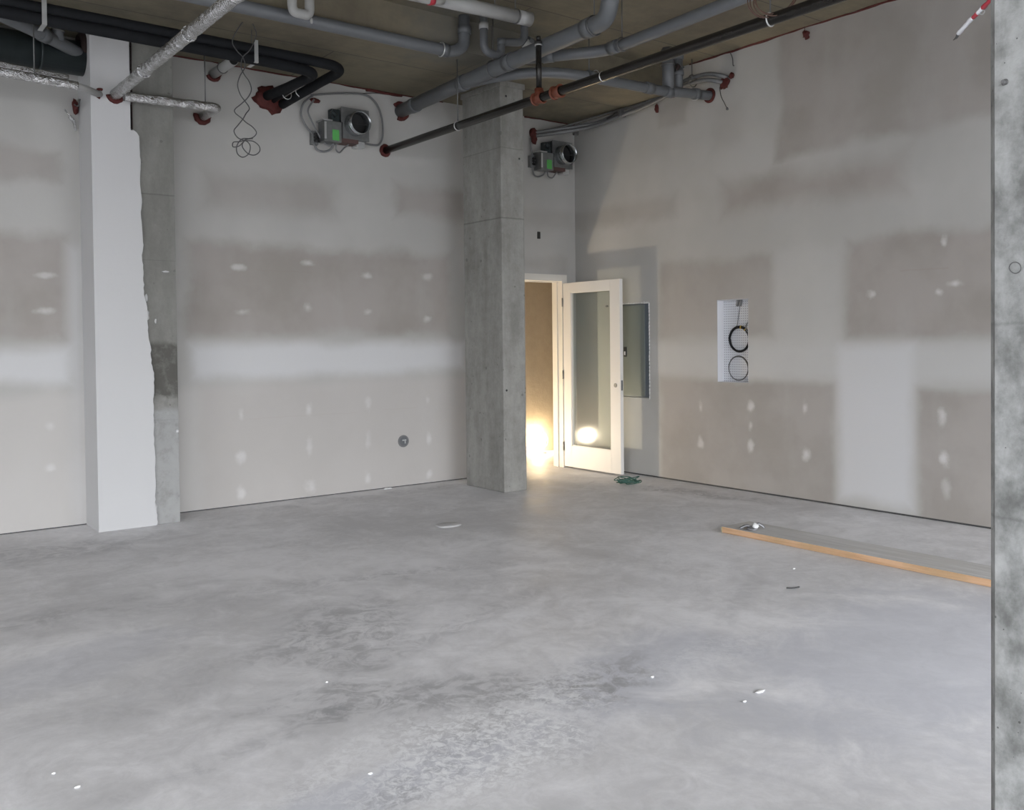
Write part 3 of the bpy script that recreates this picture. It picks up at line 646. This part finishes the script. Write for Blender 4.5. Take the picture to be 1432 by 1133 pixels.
# ------------------------------------------------------------------ red firestop patches in the walls
def fire(c, s, label, name='firestop_patch', wob=.45):
    o = MB().blob(c, *s, wob, 3).build(name, M['red']); return tag(o, label, 'sealant')
fire((3.43, D-.012, 3.74), (.14, .04, .115), 'large red sealant patch where the black insulated pipes enter the wall')
fire((3.90, D-.008, 3.805), (.055, .020, .022), 'red sealant patch at the start of the left fan conduits')
fire((6.575, D-.015, 3.80), (.055, .03, .085), 'red sealant lump on the wall just right of the column head')
fire((RX-.015, 5.97, 3.985), (.025, .06, .055), 'red sealant lump where grey conduits enter the right wall')
fire((RX-.012, 5.885, 4.035), (.018, .03, .030), 'small red sealant dab beside the conduit entry on the right wall')
fire((RX-.008, 6.887, 3.925), (.014, .026, .045), 'small red sealant spot under the conduits near the corner')
fire((RX-.008, 6.63, 4.0), (.014, .05, .012), 'flat red sealant smear at the soffit edge above the conduits')
p = thing('sealed_hanger', 'red blob hanging on a thread at the top of the right wall', 'sealant', (RX, 5.036, 4.22))
MB().blob((RX-.018, 5.036, 4.205), .022, .030, .038, .5, 3).build('sealant_lump', M['red'], p)
MB().tube([(RX-.02, 5.05, ZF), (RX-.022, 5.045, 4.20)], .003, 6).build('thread', M['copper'], p)
o = MB().tube(smooth([(RX-.01, 5.90, 4.262), (RX-.015, 5.87, 4.20), (RX-.02, 5.86, 4.13), (RX-.03, 5.84, 4.12)]), .004, 6).build('wire_hook', M['wire']); tag(o, 'small wire hook just under the red bead of the right wall', 'hook')
p = thing('wire_stub', 'thin wire hanging below the conduit entry on the right wall', 'wire', (RX-.02, 5.98, 3.85))
MB().tube(smooth([(RX-.03, 6.02, 3.95), (RX-.025, 6.005, 3.86), (RX-.02, 5.97, 3.79), (RX-.02, 5.94, 3.735)]), .004, 6).build('strand', M['wire'], p)
MB().blob((RX-.02, 5.935, 3.725), .012, .012, .016, .3, 2).build('wire_nut', M['rod'], p)

# ------------------------------------------------------------------ sprinkler main along the right side
SX, SZ = 4.658, 3.413
p = thing('sprinkler_pipe', 'long black steel sprinkler pipe running from the back wall past the column', 'pipe', (SX, D, SZ))
MB().tube([(SX, D+.02, SZ), (SX, 6, SZ), (SX, 3, SZ), (SX, 0.5, SZ)], .036, 20).build('main_run', M['steel_pipe'], p)
b = MB(); b.ring((SX, D-.012, SZ), (0, 1, 0), .045, .020, 24, .5); b.build('wall_seal', M['red'], p)
b = MB(); b.cyl((SX, 5.70, SZ), (SX, 5.79, SZ), .044); b.cyl((SX, 5.743, SZ), (SX, 5.743, SZ+.075), .036); b.ring((SX, 5.70, SZ), (0, 1, 0), .044, .008); b.ring((SX, 5.79, SZ), (0, 1, 0), .044, .008); b.build('tee_fitting', M['orange'], p)
b = MB(); b.cyl((SX, 5.745-.27, SZ), (SX, 5.745-.19, SZ), .047); b.ring((SX, 5.745-.27, SZ), (0, 1, 0), .046, .008); b.ring((SX, 5.745-.19, SZ), (0, 1, 0), .046, .008); b.build('coupling', M['orange'], p)
rs = MB().cyl((SX, 5.743, SZ+.07), (SX, 5.743, 3.84), .023, 16).build('riser', M['steel_pipe'], p)
b = MB(); b.cyl((SX, 5.743, 3.84), (SX, 5.743, 3.862), .030); b.cyl((SX, 5.743, 3.872), (SX, 5.743, 3.90), .018); b.build('riser_cap', M['black'], rs)
MB().cyl((SX, 5.743, 3.828), (SX, 5.743, 3.838), .031).build('cap_band', M['strap'], rs)
def hanger(parent, c, axis, r, ztop, mat_='strap', rod_r=.005):
    b = MB(); b.ring(c, axis, r+.004, .005, 20); h = b.build('hanger', M[mat_], parent)
    MB().cyl((c[0], c[1], c[2]+r), (c[0], c[1], ztop), rod_r, 8).build('hanger_rod', M['rod'], h)
hanger(p, (SX, 6.9, SZ), (0, 1, 0), .036, ZC); hanger(p, (SX, 3.52, SZ), (0, 1, 0), .036, ZF); hanger(p, (SX, 5.0, SZ+.0), (0, 1, 0), .030, SZ+.03)

p = thing('wire_coil', 'brown wire coil hung over the black sprinkler pipe', 'wire', (4.67, 3.5, 3.5))
for k in range(5):
    cx, cz, rad = 4.67+.012*k-.03, 3.535+.012*math.sin(k*2.1), .118+.007*math.cos(k*1.7); pts = []
    for i in range(48):
        a = 2*math.pi*i/48; pts.append((cx+.10*math.sin(a+.2*k)*.35 + rad*math.cos(a)*.78, 3.46+.02*k-rad*math.cos(a)*.60, cz+rad*math.sin(a)*(1+.02*math.sin(3*a+k))))
    MB().tube(pts, .0036, 6, closed=True).build('wire_turn', M['copper'], p)

# ------------------------------------------------------------------ grey drain pipework
def hubs(parent, pts, axis, r, l=.05, mat_='pvc_hub'):
    for q in pts:
        q = Vector(q); a = Vector(axis).normalized()
        b = MB(); b.cyl(q-a*l/2, q+a*l/2, r, 22); b.build('fitting', M[mat_], parent)
p = thing('drain_pipe', 'thick grey drain pipe running from the back wall to an upward elbow', 'pipe', (4.82, D, 3.84))
run = bend([(4.845, D+.02, 3.835), (4.77, 6.6, 3.84), (4.72, 5.02, 3.84), (4.685, 4.93, 4.0), (4.68, 4.90, ZF)], .14)
MB().tube(run, .066, 24).build('drain_run', M['pvc'], p)
b = MB(); b.ring((4.845, D-.010, 3.835), (0, 1, 0), .078, .022, 26, .5, -1.0, 3.6); b.build('wall_seal', M['red'], p)
hubs(p, [(4.835, 7.93, 3.836), (4.79, 7.0, 3.838), (4.755, 6.25, 3.84), (4.725, 5.22, 3.84)], (-.045, -1, 0), .074, .09)
hanger(p, (4.725, 5.16, 3.84), (0, 1, 0), .070, ZF, 'rod'); hanger(p, (4.765, 6.5, 3.84), (0, 1, 0), .070, ZF, 'rod')
p = thing('drain_pipe', 'slimmer grey pipe branching off the thick drain toward the upper right', 'pipe', (5.1, 5.4, 3.84))
MB().tube(bend([(4.76, 6.15, 3.84), (5.22, 5.55, 3.84), (5.20, 4.8, 3.84), (5.10, 2.6, 3.84)], .16), .047, 20).build('drain_run', M['pvc'], p)
hubs(p, [(5.20, 5.45, 3.84)], (0, 1, 0), .054, .09); hubs(p, [(4.92, 5.94, 3.84)], (.6, -.8, 0), .054, .09)
hanger(p, (5.205, 5.36, 3.84), (0, 1, 0), .05, ZF, 'rod')
p = thing('drain_pipe', 'grey pipe crossing behind the sprinkler riser from the drain to the right wall', 'pipe', (5.9, 6.2, 3.84))
MB().tube(smooth([(4.80, 7.12, 3.84), (4.90, 6.75, 3.84), (5.08, 6.42, 3.84), (5.36, 6.24, 3.84), (5.78, 6.19, 3.84), (6.2, 6.19, 3.85), (6.60, 6.19, 3.86), (6.75, 6.165, 3.87), (RX+.02, 6.165, 3.905)], 8), .047, 20).build('drain_run', M['pvc'], p)
hubs(p, [(5.62, 6.19, 3.84), (6.62, 6.19, 3.86), (6.35, 6.19, 3.855)], (1, 0, 0), .055, .09); hubs(p, [(6.98, 6.165, 3.89)], (1, 0, .08), .055, .07)
for x in (5.66, 6.99):
    MB().ring((x, 6.18, 3.845 if x < 6 else 3.89), (1, 0, 0), .058, .005).build('clamp', M['strap'], p)
MB().cyl((5.6, 6.19, 3.88), (5.6, 6.19, ZF), .006, 8).build('hanger_rod', M['rod'], p)
b = MB(); b.ring((RX-.012, 6.165, 3.905), (1, 0, 0), .06, .014, 22, .3); b.build('wall_seal', M['red'], p)
p = thing('drain_riser', 'pair of short grey vertical pipes meeting the slab near the right wall', 'pipe', (6.66, 6.2, 3.9))
b = MB(); b.cyl((6.63, 6.2, 3.86), (6.63, 6.2, ZF), .058); b.build('riser', M['pvc'], p)
b = MB(); b.cyl((6.77, 6.2, 3.87), (6.77, 6.2, ZF), .045); b.build('riser', M['pvc'], p)
hubs(p, [(6.63, 6.2, ZF-.05)], (0, 0, 1), .070, .06); hubs(p, [(6.77, 6.2, ZF-.06), (6.77, 6.2, 4.07)], (0, 0, 1), .056, .05)
for (x, r_) in ((6.63, .066), (6.77, .052)): MB().ring((x, 6.2, 4.12), (0, 0, 1), r_, .007).build('clamp', M['rod'], p)
MB().blob((6.70, 6.14, 4.10), .022, .02, .03, .5, 2).build('clamp_bolt', M['rust'], p)
p = thing('drain_pipe', 'long grey pipe along the ceiling step toward the column', 'pipe', (3.6, 6.62, 3.95))
MB().tube(bend([(-1.5, 6.61, 3.955), (4.42, 6.61, 3.955), (4.53, 6.60, 4.02), (4.535, 6.60, ZF)], .09), .050, 20).build('drain_run', M['pvc'], p)
hubs(p, [(4.33, 6.61, 3.955)], (1, 0, 0), .057, .06); MB().ring((4.30, 6.61, 3.955), (1, 0, 0), .058, .006).build('clamp', M['strap'], p)
hubs(p, [(4.535, 6.60, 4.16)], (0, 0, 1), .058, .07)
p = thing('drain_trap', 'grey u-bend trap hanging below the white pipe', 'pipe', (4.7, 6.4, 4.0))
MB().tube(bend([(4.61, 6.42, ZF), (4.61, 6.42, 3.94), (4.79, 6.42, 3.94), (4.79, 6.42, 4.06), (5.05, 6.42, 4.10), (5.05, 6.42, ZF)], .085, 9), .034, 18).build('trap_pipe', M['pvc'], p)
hubs(p, [(4.61, 6.42, 4.16)], (0, 0, 1), .041, .05, 'white_pvc'); hubs(p, [(4.80, 6.42, 4.06)], (0, 0, 1), .041, .05)
hubs(p, [(5.12, 6.42, 4.10)], (1, 0, -.3), .05, .10); MB().cyl((5.05, 6.42, 4.10), (5.16, 6.40, 4.02), .045).build('trap_end', M['white_pvc'], p)

p = thing('white_pipe', 'short white plastic pipe near the ceiling ending left of the sprinkler riser', 'pipe', (4.2, 5.95, 4.1))
MB().tube([(3.60, 6.0, 4.10), (4.71, 5.93, 4.10)], .054, 22).build('pipe_run', M['white_pvc'], p)
MB().cyl((4.60, 5.936, 4.10), (4.725, 5.928, 4.10), .057, 22).build('end_cap', M['white_pvc'], p)
MB().ring((4.585, 5.938, 4.10), (1, 0, 0), .057, .005).build('clamp', M['rod'], p)
for x in (4.585, 4.38): MB().cyl((x, 5.945, 4.14), (x, 5.945, ZF), .005, 8).build('hanger_rod', M['rod'], p)
p = thing('taped_fitting', 'white pipe elbow with red tape at the top edge of the photo', 'pipe fitting', (3.72, 5.97, 4.06))
MB().tube(bend([(3.86, 5.9, 4.07), (3.74, 5.9, 4.04), (3.62, 5.9, 4.05), (3.60, 5.9, 4.20)], .07), .036, 18).build('elbow', M['white_pvc'], p)
MB().tube([(3.775, 5.9, 4.050), (3.73, 5.9, 4.040)], .039, 18).build('red_tape', M['tape_red'], p)
p = thing('wrapped_pipe_loop', 'white wrapped pipe u-bend hanging from the ceiling at the top edge', 'pipe', (2.93, 6.4, 3.95))
MB().tube(bend([(2.875, 6.42, ZF), (2.88, 6.42, 3.925), (3.015, 6.42, 3.925), (3.015, 6.42, ZF)], .045, 8), .036, 16, wob=.12).build('loop', M['white_pvc'], p)
b = MB(); b.blob((3.02, 6.40, 3.885), .012, .012, .022, .4, 2); b.build('wrap_tail', M['white_pvc'], p)

# grey pipes in the left corner above the duct
p = thing('drain_pipe', 'pale grey pipe slanting down behind the black pipes in the left corner', 'pipe', (1.4, 7.75, 3.85))
MB().tube([(.55, 7.25, 3.90), (1.13, 7.5, 3.86), (1.46, 7.74, 3.84), (1.68, 7.9, 3.815), (1.80, 7.98, 3.80)], .048, 18).build('drain_run', M['pvc'], p)
hubs(p, [(1.46, 7.74, 3.84)], (.75, .55, -.05), .056, .07); MB().cyl((1.57, 7.80, 3.83), (1.56, 7.80, ZC), .042).build('riser', M['pvc'], p)
MB().ring((1.565, 7.80, 3.905), (0, 0, 1), .048, .006).build('clamp', M['rod'], p)
p = thing('dark_duct', 'big dark round duct along the back wall entering the clad pillar', 'duct', (1.0, 8.03, 3.79))
MB().tube([(-3, 8.035, 3.79), (1.80, 8.035, 3.79)], .135, 30).build('duct_run', M['duct'], p)
b = MB(); b.ring((1.785, 8.02, 3.87), (1, 0, 0), .105, .030, 28, .3); b.build('rusty_ring', M['rust'], p)
b = MB(); b.ring((1.48, 8.035, 3.79), (1, 0, 0), .138, .010, 28); b.build('duct_joint', M['duct'], p)

# ------------------------------------------------------------------ black insulated pipes
grp = 'black insulated pipes along the back wall'
def insul(pts, r, label, rad=.12):
    o = MB().tube(bend(pts, rad, 10), r, 18, wob=.05, wf=6).build('insulated_pipe', M['rubber']); return tag(o, label, 'pipe', grp)
i1 = insul([(-2.5, 7.16, 3.86), (1.3, 7.16, 3.845), (3.35, 7.15, 3.835), (3.69, 7.17, 3.825), (3.65, 7.75, 3.79), (3.56, D-.02, 3.715)], .043, 'black insulated pipe with the widest bend before the red patch', .30)
insul([(-2.5, 7.15, 3.785), (1.3, 7.15, 3.770), (3.10, 7.15, 3.755), (3.44, 7.17, 3.745), (3.42, 7.7, 3.75), (3.40, D-.02, 3.765)], .043, 'black insulated pipe bending to the wall inside the widest bend', .25)
insul([(-2.5, 7.235, 3.815), (1.3, 7.235, 3.80), (3.2, 7.24, 3.79), (3.46, 7.25, 3.785), (3.48, 7.7, 3.765), (3.47, D-.02, 3.735)], .024, 'thin black insulated pipe between the two thick ones', .13)
def strap(x, lbl):
    p = thing('pipe_strap', lbl, 'strap', (x, 7.12, 3.8))
    b = MB(); b.box(x-.016, x+.016, 7.104, 7.108, 3.725, 3.90, .001); b.box(x-.016, x+.016, 7.104, 7.27, 3.722, 3.726); b.build('strap_band', M['strap'], p)
    if x < 2: MB().box(x-.016, x+.016, 7.104, 7.108, 3.90, ZC).build('strap_tail', M['strap'], p)
    else: MB().cyl((x, 7.2, 3.88), (x, 7.2, ZC), .004, 8).build('hanger_rod', M['rod'], p)
strap(1.345, 'zinc strap holding the black pipes at the left edge'); strap(2.875, 'zinc strap holding the black pipes beside the hanging wire')
for (c, l) in (((3.50, 7.95, 3.745), 'pale cable tie round the inner black pipe bend'), ((3.605, 7.90, 3.775), 'pale cable tie round the outer black pipe bend')):
    o = MB().ring(c, (0, 1, -.1), .043, .004, 22).build('cable_tie', M['strap']); tag(o, l, 'cable tie')
o = MB().tube([(3.62, D-.01, 3.725), (3.60, 7.9, 3.738)], .012, 10).build('white_cable', M['white']); tag(o, 'short white cable under the black pipe bends', 'cable')

p = thing('pipe_stub', 'short capped grey pipe stub beside the hanging wire', 'pipe', (2.92, D, 3.896))
MB().cyl((2.92, D+.01, 3.896), (2.92, 7.72, 3.896), .042).build('stub', M['white_pvc'], p)
MB().cyl((2.92, 7.715, 3.896), (2.92, 7.722, 3.896), .037).build('open_end', M['dark'], p)
b = MB(); b.ring((2.92, D-.01, 3.896), (0, 1, 0), .055, .016, 22, .5, .6, 4.4); b.build('wall_seal', M['red'], p)
MB().ring((2.92, 7.98, 3.896), (0, 1, 0), .047, .004, 20).build('clamp', M['rod'], p)
MB().cyl((2.92, 7.98, 3.94), (2.92, 7.98, ZC), .004, 8).build('hanger_rod', M['rod'], p)

A = [(2.748, 4.004), (2.689, 3.902), (2.671, 3.833), (2.704, 3.772), (2.744, 3.723), (2.754, 3.652), (2.713, 3.573), (2.7, 3.504), (2.728, 3.436), (2.767, 3.392), (2.795, 3.34), (2.76, 3.29), (2.73, 3.241), (2.689, 3.186), (2.665, 3.144), (2.70, 3.10), (2.76, 3.085), (2.82, 3.085), (2.862, 3.05), (2.862, 3.005), (2.82, 2.972), (2.77, 2.985), (2.735, 3.04), (2.765, 3.09), (2.82, 3.105)]
B = [(2.829, 4.004), (2.852, 3.933), (2.827, 3.85), (2.791, 3.782), (2.75, 3.735), (2.737, 3.666), (2.759, 3.603), (2.793, 3.547), (2.804, 3.481), (2.773, 3.415), (2.726, 3.363), (2.68, 3.318), (2.685, 3.291), (2.73, 3.258), (2.764, 3.223), (2.81, 3.19), (2.839, 3.149), (2.815, 3.112), (2.768, 3.095), (2.721, 3.072), (2.665, 3.06), (2.655, 3.02), (2.70, 3.03), (2.745, 3.075), (2.79, 3.045), (2.785, 2.985), (2.74, 2.952), (2.695, 2.975), (2.685, 3.03), (2.72, 3.085), (2.775, 3.095)]
p = thing('hanging_wire', 'twisted grey wire dangling in loops from the ceiling by the pillar', 'wire', (2.75, 7.07, 4.0))
for ln, s_ in ((A, 1), (B, -1)):
    MB().tube(smooth([(x, 7.06+s_*.02*math.sin(i*.9), z) for i, (x, z) in enumerate(ln)], 6), .0042, 6).build('strand', M['wire'], p)

# ------------------------------------------------------------------ foil wrapped pipes
def foil(name, pts, r, parent, rad=.1):
    return MB().tube(dense(bend(pts, rad), .022), r, 16, wob=.10, wf=16).build(name, M['foil'], parent)
FX, FZ = 1.98, 3.483
p = thing('foil_pipe', 'foil wrapped pipe rising from the clad pillar to the top edge', 'pipe', (FX, 7.82, FZ))
foil('foil_wrap', [(FX, 7.83, FZ), (FX, 5.16, FZ), (2.10, 4.98, 3.53), (2.5, 4.85, 3.80)], .043, p, .12)
b = MB(); b.ring((FX, 7.806, FZ), (0, 1, 0), .055, .017, 24, .5, .2, 4.6); b.build('wall_seal', M['red'], p)
for y in (7.0, 6.0): MB().ring((FX, y, FZ), (0, 1, 0), .047, .006, 18, .2).build('foil_band', M['foil'], p)
p = thing('foil_pipe', 'foil wrapped pipe crossing level in front of the bare concrete', 'pipe', (2.4, 7.74, 3.46))
foil('foil_wrap', [(2.02, 7.70, 3.455), (2.775, 7.72, 3.475), (2.80, 7.85, 3.49), (2.815, D+.01, 3.505)], .038, p, .07)
b = MB(); b.ring((2.815, D-.012, 3.505), (0, 1, 0), .058, .020, 24, .5, 1.0, 5.0); b.build('wall_seal', M['red'], p)
MB().cyl((2.673, 7.72, 3.49), (2.673, 7.72, ZC), .005, 8).build('hanger_rod', M['rod'], p)
p = thing('foil_pipe', 'lower foil wrapped pipe coming in from the left edge', 'pipe', (1.2, 7.5, 3.45))
foil('foil_wrap', [(-1.5, 7.5, 3.52), (1.12, 7.5, 3.452), (1.64, 7.51, 3.432)], .034, p, .05)
MB().tube(bend([(1.62, 7.51, 3.432), (1.70, 7.56, 3.437), (1.87, 7.83, 3.472)], .04), .026, 14).build('bare_end', M['white_pvc'], p)
b = MB(); b.ring((1.875, 7.806, 3.474), (0, 1, 0), .036, .011, 20, .5, 3.4, 6.6); b.build('wall_seal', M['red'], p)
MB().cyl((1.345, 7.5, 3.46), (1.345, 7.5, ZC), .005, 8).build('hanger_rod', M['rod'], p)
p = thing('foil_pipe', 'upper foil wrapped pipe ending short of the clad pillar', 'pipe', (1.2, 7.62, 3.52))
foil('foil_wrap', [(-1.5, 7.62, 3.60), (1.15, 7.62, 3.525), (1.60, 7.64, 3.508)], .034, p, .05)
p = thing('torn_foil', 'torn foil and red sealant scrap in the corner beside the clad pillar', 'foil scrap', (1.75, D-.05, 3.4))
MB().blob((1.765, D-.04, 3.43), .022, .03, .06, .5, 3).build('red_lump', M['red'], p)
MB().tube(smooth([(1.68, D-.05, 3.40), (1.72, D-.06, 3.345), (1.75, D-.05, 3.30), (1.765, D-.03, 3.24)]), [.006]*8+[.016]*9+[.010]*8, 8, wob=.5, wf=30).build('foil_strip', M['foil'], p)
MB().tube(smooth([(1.74, 7.9, 3.43), (1.745, 8.0, 3.40), (1.755, D-.05, 3.45)]), .006, 6).build('wire_end', M['wire'], p)

# ------------------------------------------------------------------ conduits along the right wall
gc = 'grey conduits running along the top of the right wall'
q = RX-.09
cable('wall_conduit', [(6.585, D-.02, 3.835), (6.75, 8.05, 3.86), (6.98, 7.90, 3.90), (q, 7.72, 3.925), (q, 7.40, 3.955), (q, 7.0, 3.985), (q, 6.70, 4.03), (q, 6.42, 4.095), (q+.01, 6.16, 4.10), (q+.03, 6.00, 4.06), (RX+.01, 5.93, 4.02)], .021, 'upper of the grey conduits curving along the right wall head', group=gc)
cable('wall_conduit', [(6.585, D-.02, 3.80), (6.75, 8.03, 3.82), (6.98, 7.88, 3.865), (q-.03, 7.72, 3.885), (q-.03, 7.40, 3.91), (q-.03, 6.98, 3.94), (q-.03, 6.66, 3.985), (q-.03, 6.38, 4.035), (q-.02, 6.15, 4.035), (q+.02, 6.03, 4.01), (RX+.01, 5.98, 3.985)], .022, 'lower of the grey conduits curving along the right wall head', group=gc)
cable('wall_conduit', [(6.70, 8.12, 3.86), (6.9, 7.95, 3.92), (7.02, 7.7, 3.965), (q-.02, 7.3, 3.985), (q-.01, 6.95, 3.993)], .013, 'thin dark conduit above the two grey ones near the corner', 'rod', group=gc)
for (y, z, lb) in ((7.93, 3.835, 'dark clip on the conduits nearest the corner fan unit'), (7.30, 3.935, 'dark clip with a loose tail halfway along the conduits')):
    p = thing('conduit_clip', lb, 'clip', (6.95, y, z))
    MB().box(6.93 if y > 7.5 else 7.03, 6.99 if y > 7.5 else 7.12, y-.02, y+.02, z-.035, z+.045, .006).build('clip_body', M['rod'], p)
    if y < 7.5: MB().tube(smooth([(7.06, y, z+.03), (7.05, y+.08, z+.015), (7.05, y+.16, z-.005), (7.06, y+.22, z-.01)]), .008, 8).build('clip_tail', M['black'], p)
MB_ = None
p = thing('conduit_hanger', 'thin rod carrying the conduits near their entry into the right wall', 'hanger', (7.08, 6.3, 4.2))
MB().cyl((7.08, 6.30, 4.03), (7.08, 6.30, ZF), .005, 8).build('rod', M['rod'], p); MB().ring((7.09, 6.30, 4.065), (0, 1, 0), .06, .005, 20).build('loop', M['rod'], p)

# ------------------------------------------------------------------ striped tape tail by the near column
p = thing('barrier_tape', 'red and white striped tape tail sticking out behind the near column', 'tape', (1.97, .95, 2.19))
T = [(1.94, .905, 2.196), (1.965, .935, 2.192), (2.00, .973, 2.188), (2.03, 1.005, 2.187), (2.065, 1.04, 2.184), (2.085, 1.062, 2.181)]
seg = dense(T, .004)
def sl(a, b): return seg[int(len(seg)*a):max(int(len(seg)*a)+2, int(len(seg)*b)+1)]
for (a, b_, mm, nm) in ((0, .34, 'tape_red', 'red_stripe'), (.34, .46, 'white', 'white_stripe'), (.46, .58, 'tape_red', 'red_stripe'), (.58, 1, 'white', 'white_stripe')):
    MB().tube(sl(a, b_), .0048, 8, wob=.25, wf=60).build(nm, M[mm], p)
MB().tube([T[-1], (2.094, 1.071, 2.176), (2.104, 1.083, 2.1755)], [.004, .0028, .001], 8).build('wire_tip', M['wire'], p)
MB().tube(smooth([(2.00, .975, 2.186), (1.995, .965, 2.178), (1.985, .955, 2.180), (1.99, .962, 2.187)]), .0012, 6).build('tie_wire', M['strap'], p)

# ------------------------------------------------------------------ things on the floor
p = thing('wooden_plank', 'long dusty wooden plank with raw orange edge lying on the floor', 'plank', (5.7, 2.8, 0))
bm = bmesh.new(); x0, x1, y0, y1, h = 5.535, 5.865, .6, 4.655, .047
MBp = MB(); MBp.box(x0, x1, y0, y1, .001, h, .004)
pl_ = MBp.build('board', [M['plank_top'], M['plank_edge'], M['plank_end']], p)
for f in pl_.data.polygons:
    if f.normal.x < -.6: f.material_index = 1
    elif f.normal.y > .6: f.material_index = 2
MB().box(x0-.002, x0+.10, y1-.002, y1+.006, .004, h-.004, .002).build('end_grain', M['plank_end'], p)
p = thing('metal_scrap', 'small crumpled metal scrap with white spot on the plank end', 'scrap', (5.62, 4.42, .047))
b = MB(); b.tube(smooth([(5.56, 4.50, .055), (5.60, 4.47, .075), (5.63, 4.44, .062), (5.66, 4.41, .090), (5.69, 4.38, .060)]), .010, 8, wob=.5, wf=40); b.blob((5.60, 4.43, .058), .04, .05, .012, .5, 2); b.build('strap_curl', M['grey_scrap'], p)
MB().blob((5.625, 4.41, .075), .026, .026, .024, .4, 2).build('white_spot', M['chip'], p)

p = thing('cord_heap', 'dark green cord tangled on the floor below the open door', 'cord', (6.64, 6.78, 0))
rnd = random.Random(3)
for k in range(5):
    pts = []
    for i in range(12):
        a = i*1.05+k*1.3; rad = .03+.07*rnd.random(); pts.append((6.63+rad*1.2*math.cos(a)-.008*k, 6.78-rad*math.cos(a)*.6+rad*.8*math.sin(a), .007+.010*k+.015*rnd.random()+.03*max(0, math.sin(a*1.3+k))))
    MB().tube(smooth(pts, 6), .0048, 7).build('cord_loop', M['cord'], p)

o = MB().blob((4.08, 6.245, .003), .11, .085, .016, .12, 3).build('floor_cover', M['cover']); tag(o, 'pale low round cover on the floor in front of the column', 'floor cover')
rnd = random.Random(11)
for (x, y, sx, sy, lb) in ((3.163, 2.459, .045, .018, 'largest white plaster chip on the floor toward the near column'), (3.025, 2.432, .016, .012, 'small white chip beside the largest plaster chip'), (5.015, 3.63, .022, .014, 'white chip on the floor in front of the plank'),
                           (.647, 3.52, .012, .010, 'white chip on the floor at the lower left'), (.69, 3.36, .018, .008, 'flat white fleck near the lower left corner chip'), (1.514, 2.829, .014, .010, 'white chip at the left end of the scraped floor patch'),
                           (1.777, 3.711, .012, .009, 'lone white chip in the middle of the floor'), (2.93, 2.86, .018, .012, 'white chip on the bluish floor patch')):
    o = MB().blob((x, y, .004), sx*.6, sy*.6, .004, .4, 2).build('plaster_chip', M['chip']); o.location = (0, 0, 0); tag(o, lb, 'plaster chip', 'plaster chips on the floor')
o = MB().tube(smooth([(4.585, 3.37, .006), (4.615, 3.345, .006), (4.66, 3.335, .006)]), .005, 6).build('wood_splinter', M['gap']); tag(o, 'thin dark splinter on the floor in front of the plank', 'splinter')
o = MB().blob((4.62, D-.04, .006), .05, .02, .007, .4, 2).build('plaster_crumbs', M['chip']); tag(o, 'plaster crumbs along the foot of the back wall left of the column', 'debris', kind='stuff')

# ------------------------------------------------------------------ work lights in the corridor
def caged_lamp(x, y, z, r, mat_, label):
    p = thing('work_light', label, 'lamp', (x, y, 0), 'work lights in the corridor')
    MB().blob((x, y, z), r, r, r*1.12, 0, 3).build('bulb', mat_, p)
    b = MB(); b.cyl((x, y, 0), (x, y, .02), .10); b.cyl((x, y, .02), (x, y, z-r*1.05), .028); b.build('base', M['white'], p)
    R = r*1.32
    for k in range(4):
        a = k*math.pi/4; MB().tube([(x+R*math.cos(a)*math.sin(q_), y+R*math.sin(a)*math.sin(q_), z+R*1.1*math.cos(q_)) for q_ in [-2.4+4.8*i/20 for i in range(21)]], .0025, 6).build('cage_wire', M['rod'], p)
    return p
caged_lamp(5.72, 9.25, .20, .05, M['lamp'], 'caged work light left of the doorway, seen only as a reflection in the door glass')
caged_lamp(7.60, 9.44, .17, .09, M['lamp_low'], 'glaring caged lamp on the corridor floor seen through the doorway')
p = thing('cable_tangle', 'pale cable tangle on the corridor floor beyond the door', 'cable', (5.3, 9.3, 0))
rnd = random.Random(5); pts = [(5.28+.16*math.cos(i*1.1)*(.6+.6*rnd.random()), 9.28+.10*math.sin(i*1.1)*(.6+.6*rnd.random()), .01+.05*rnd.random()) for i in range(26)]
MB().tube(smooth(pts, 5), .006, 6).build('cable_loops', M['pale_cable'], p)
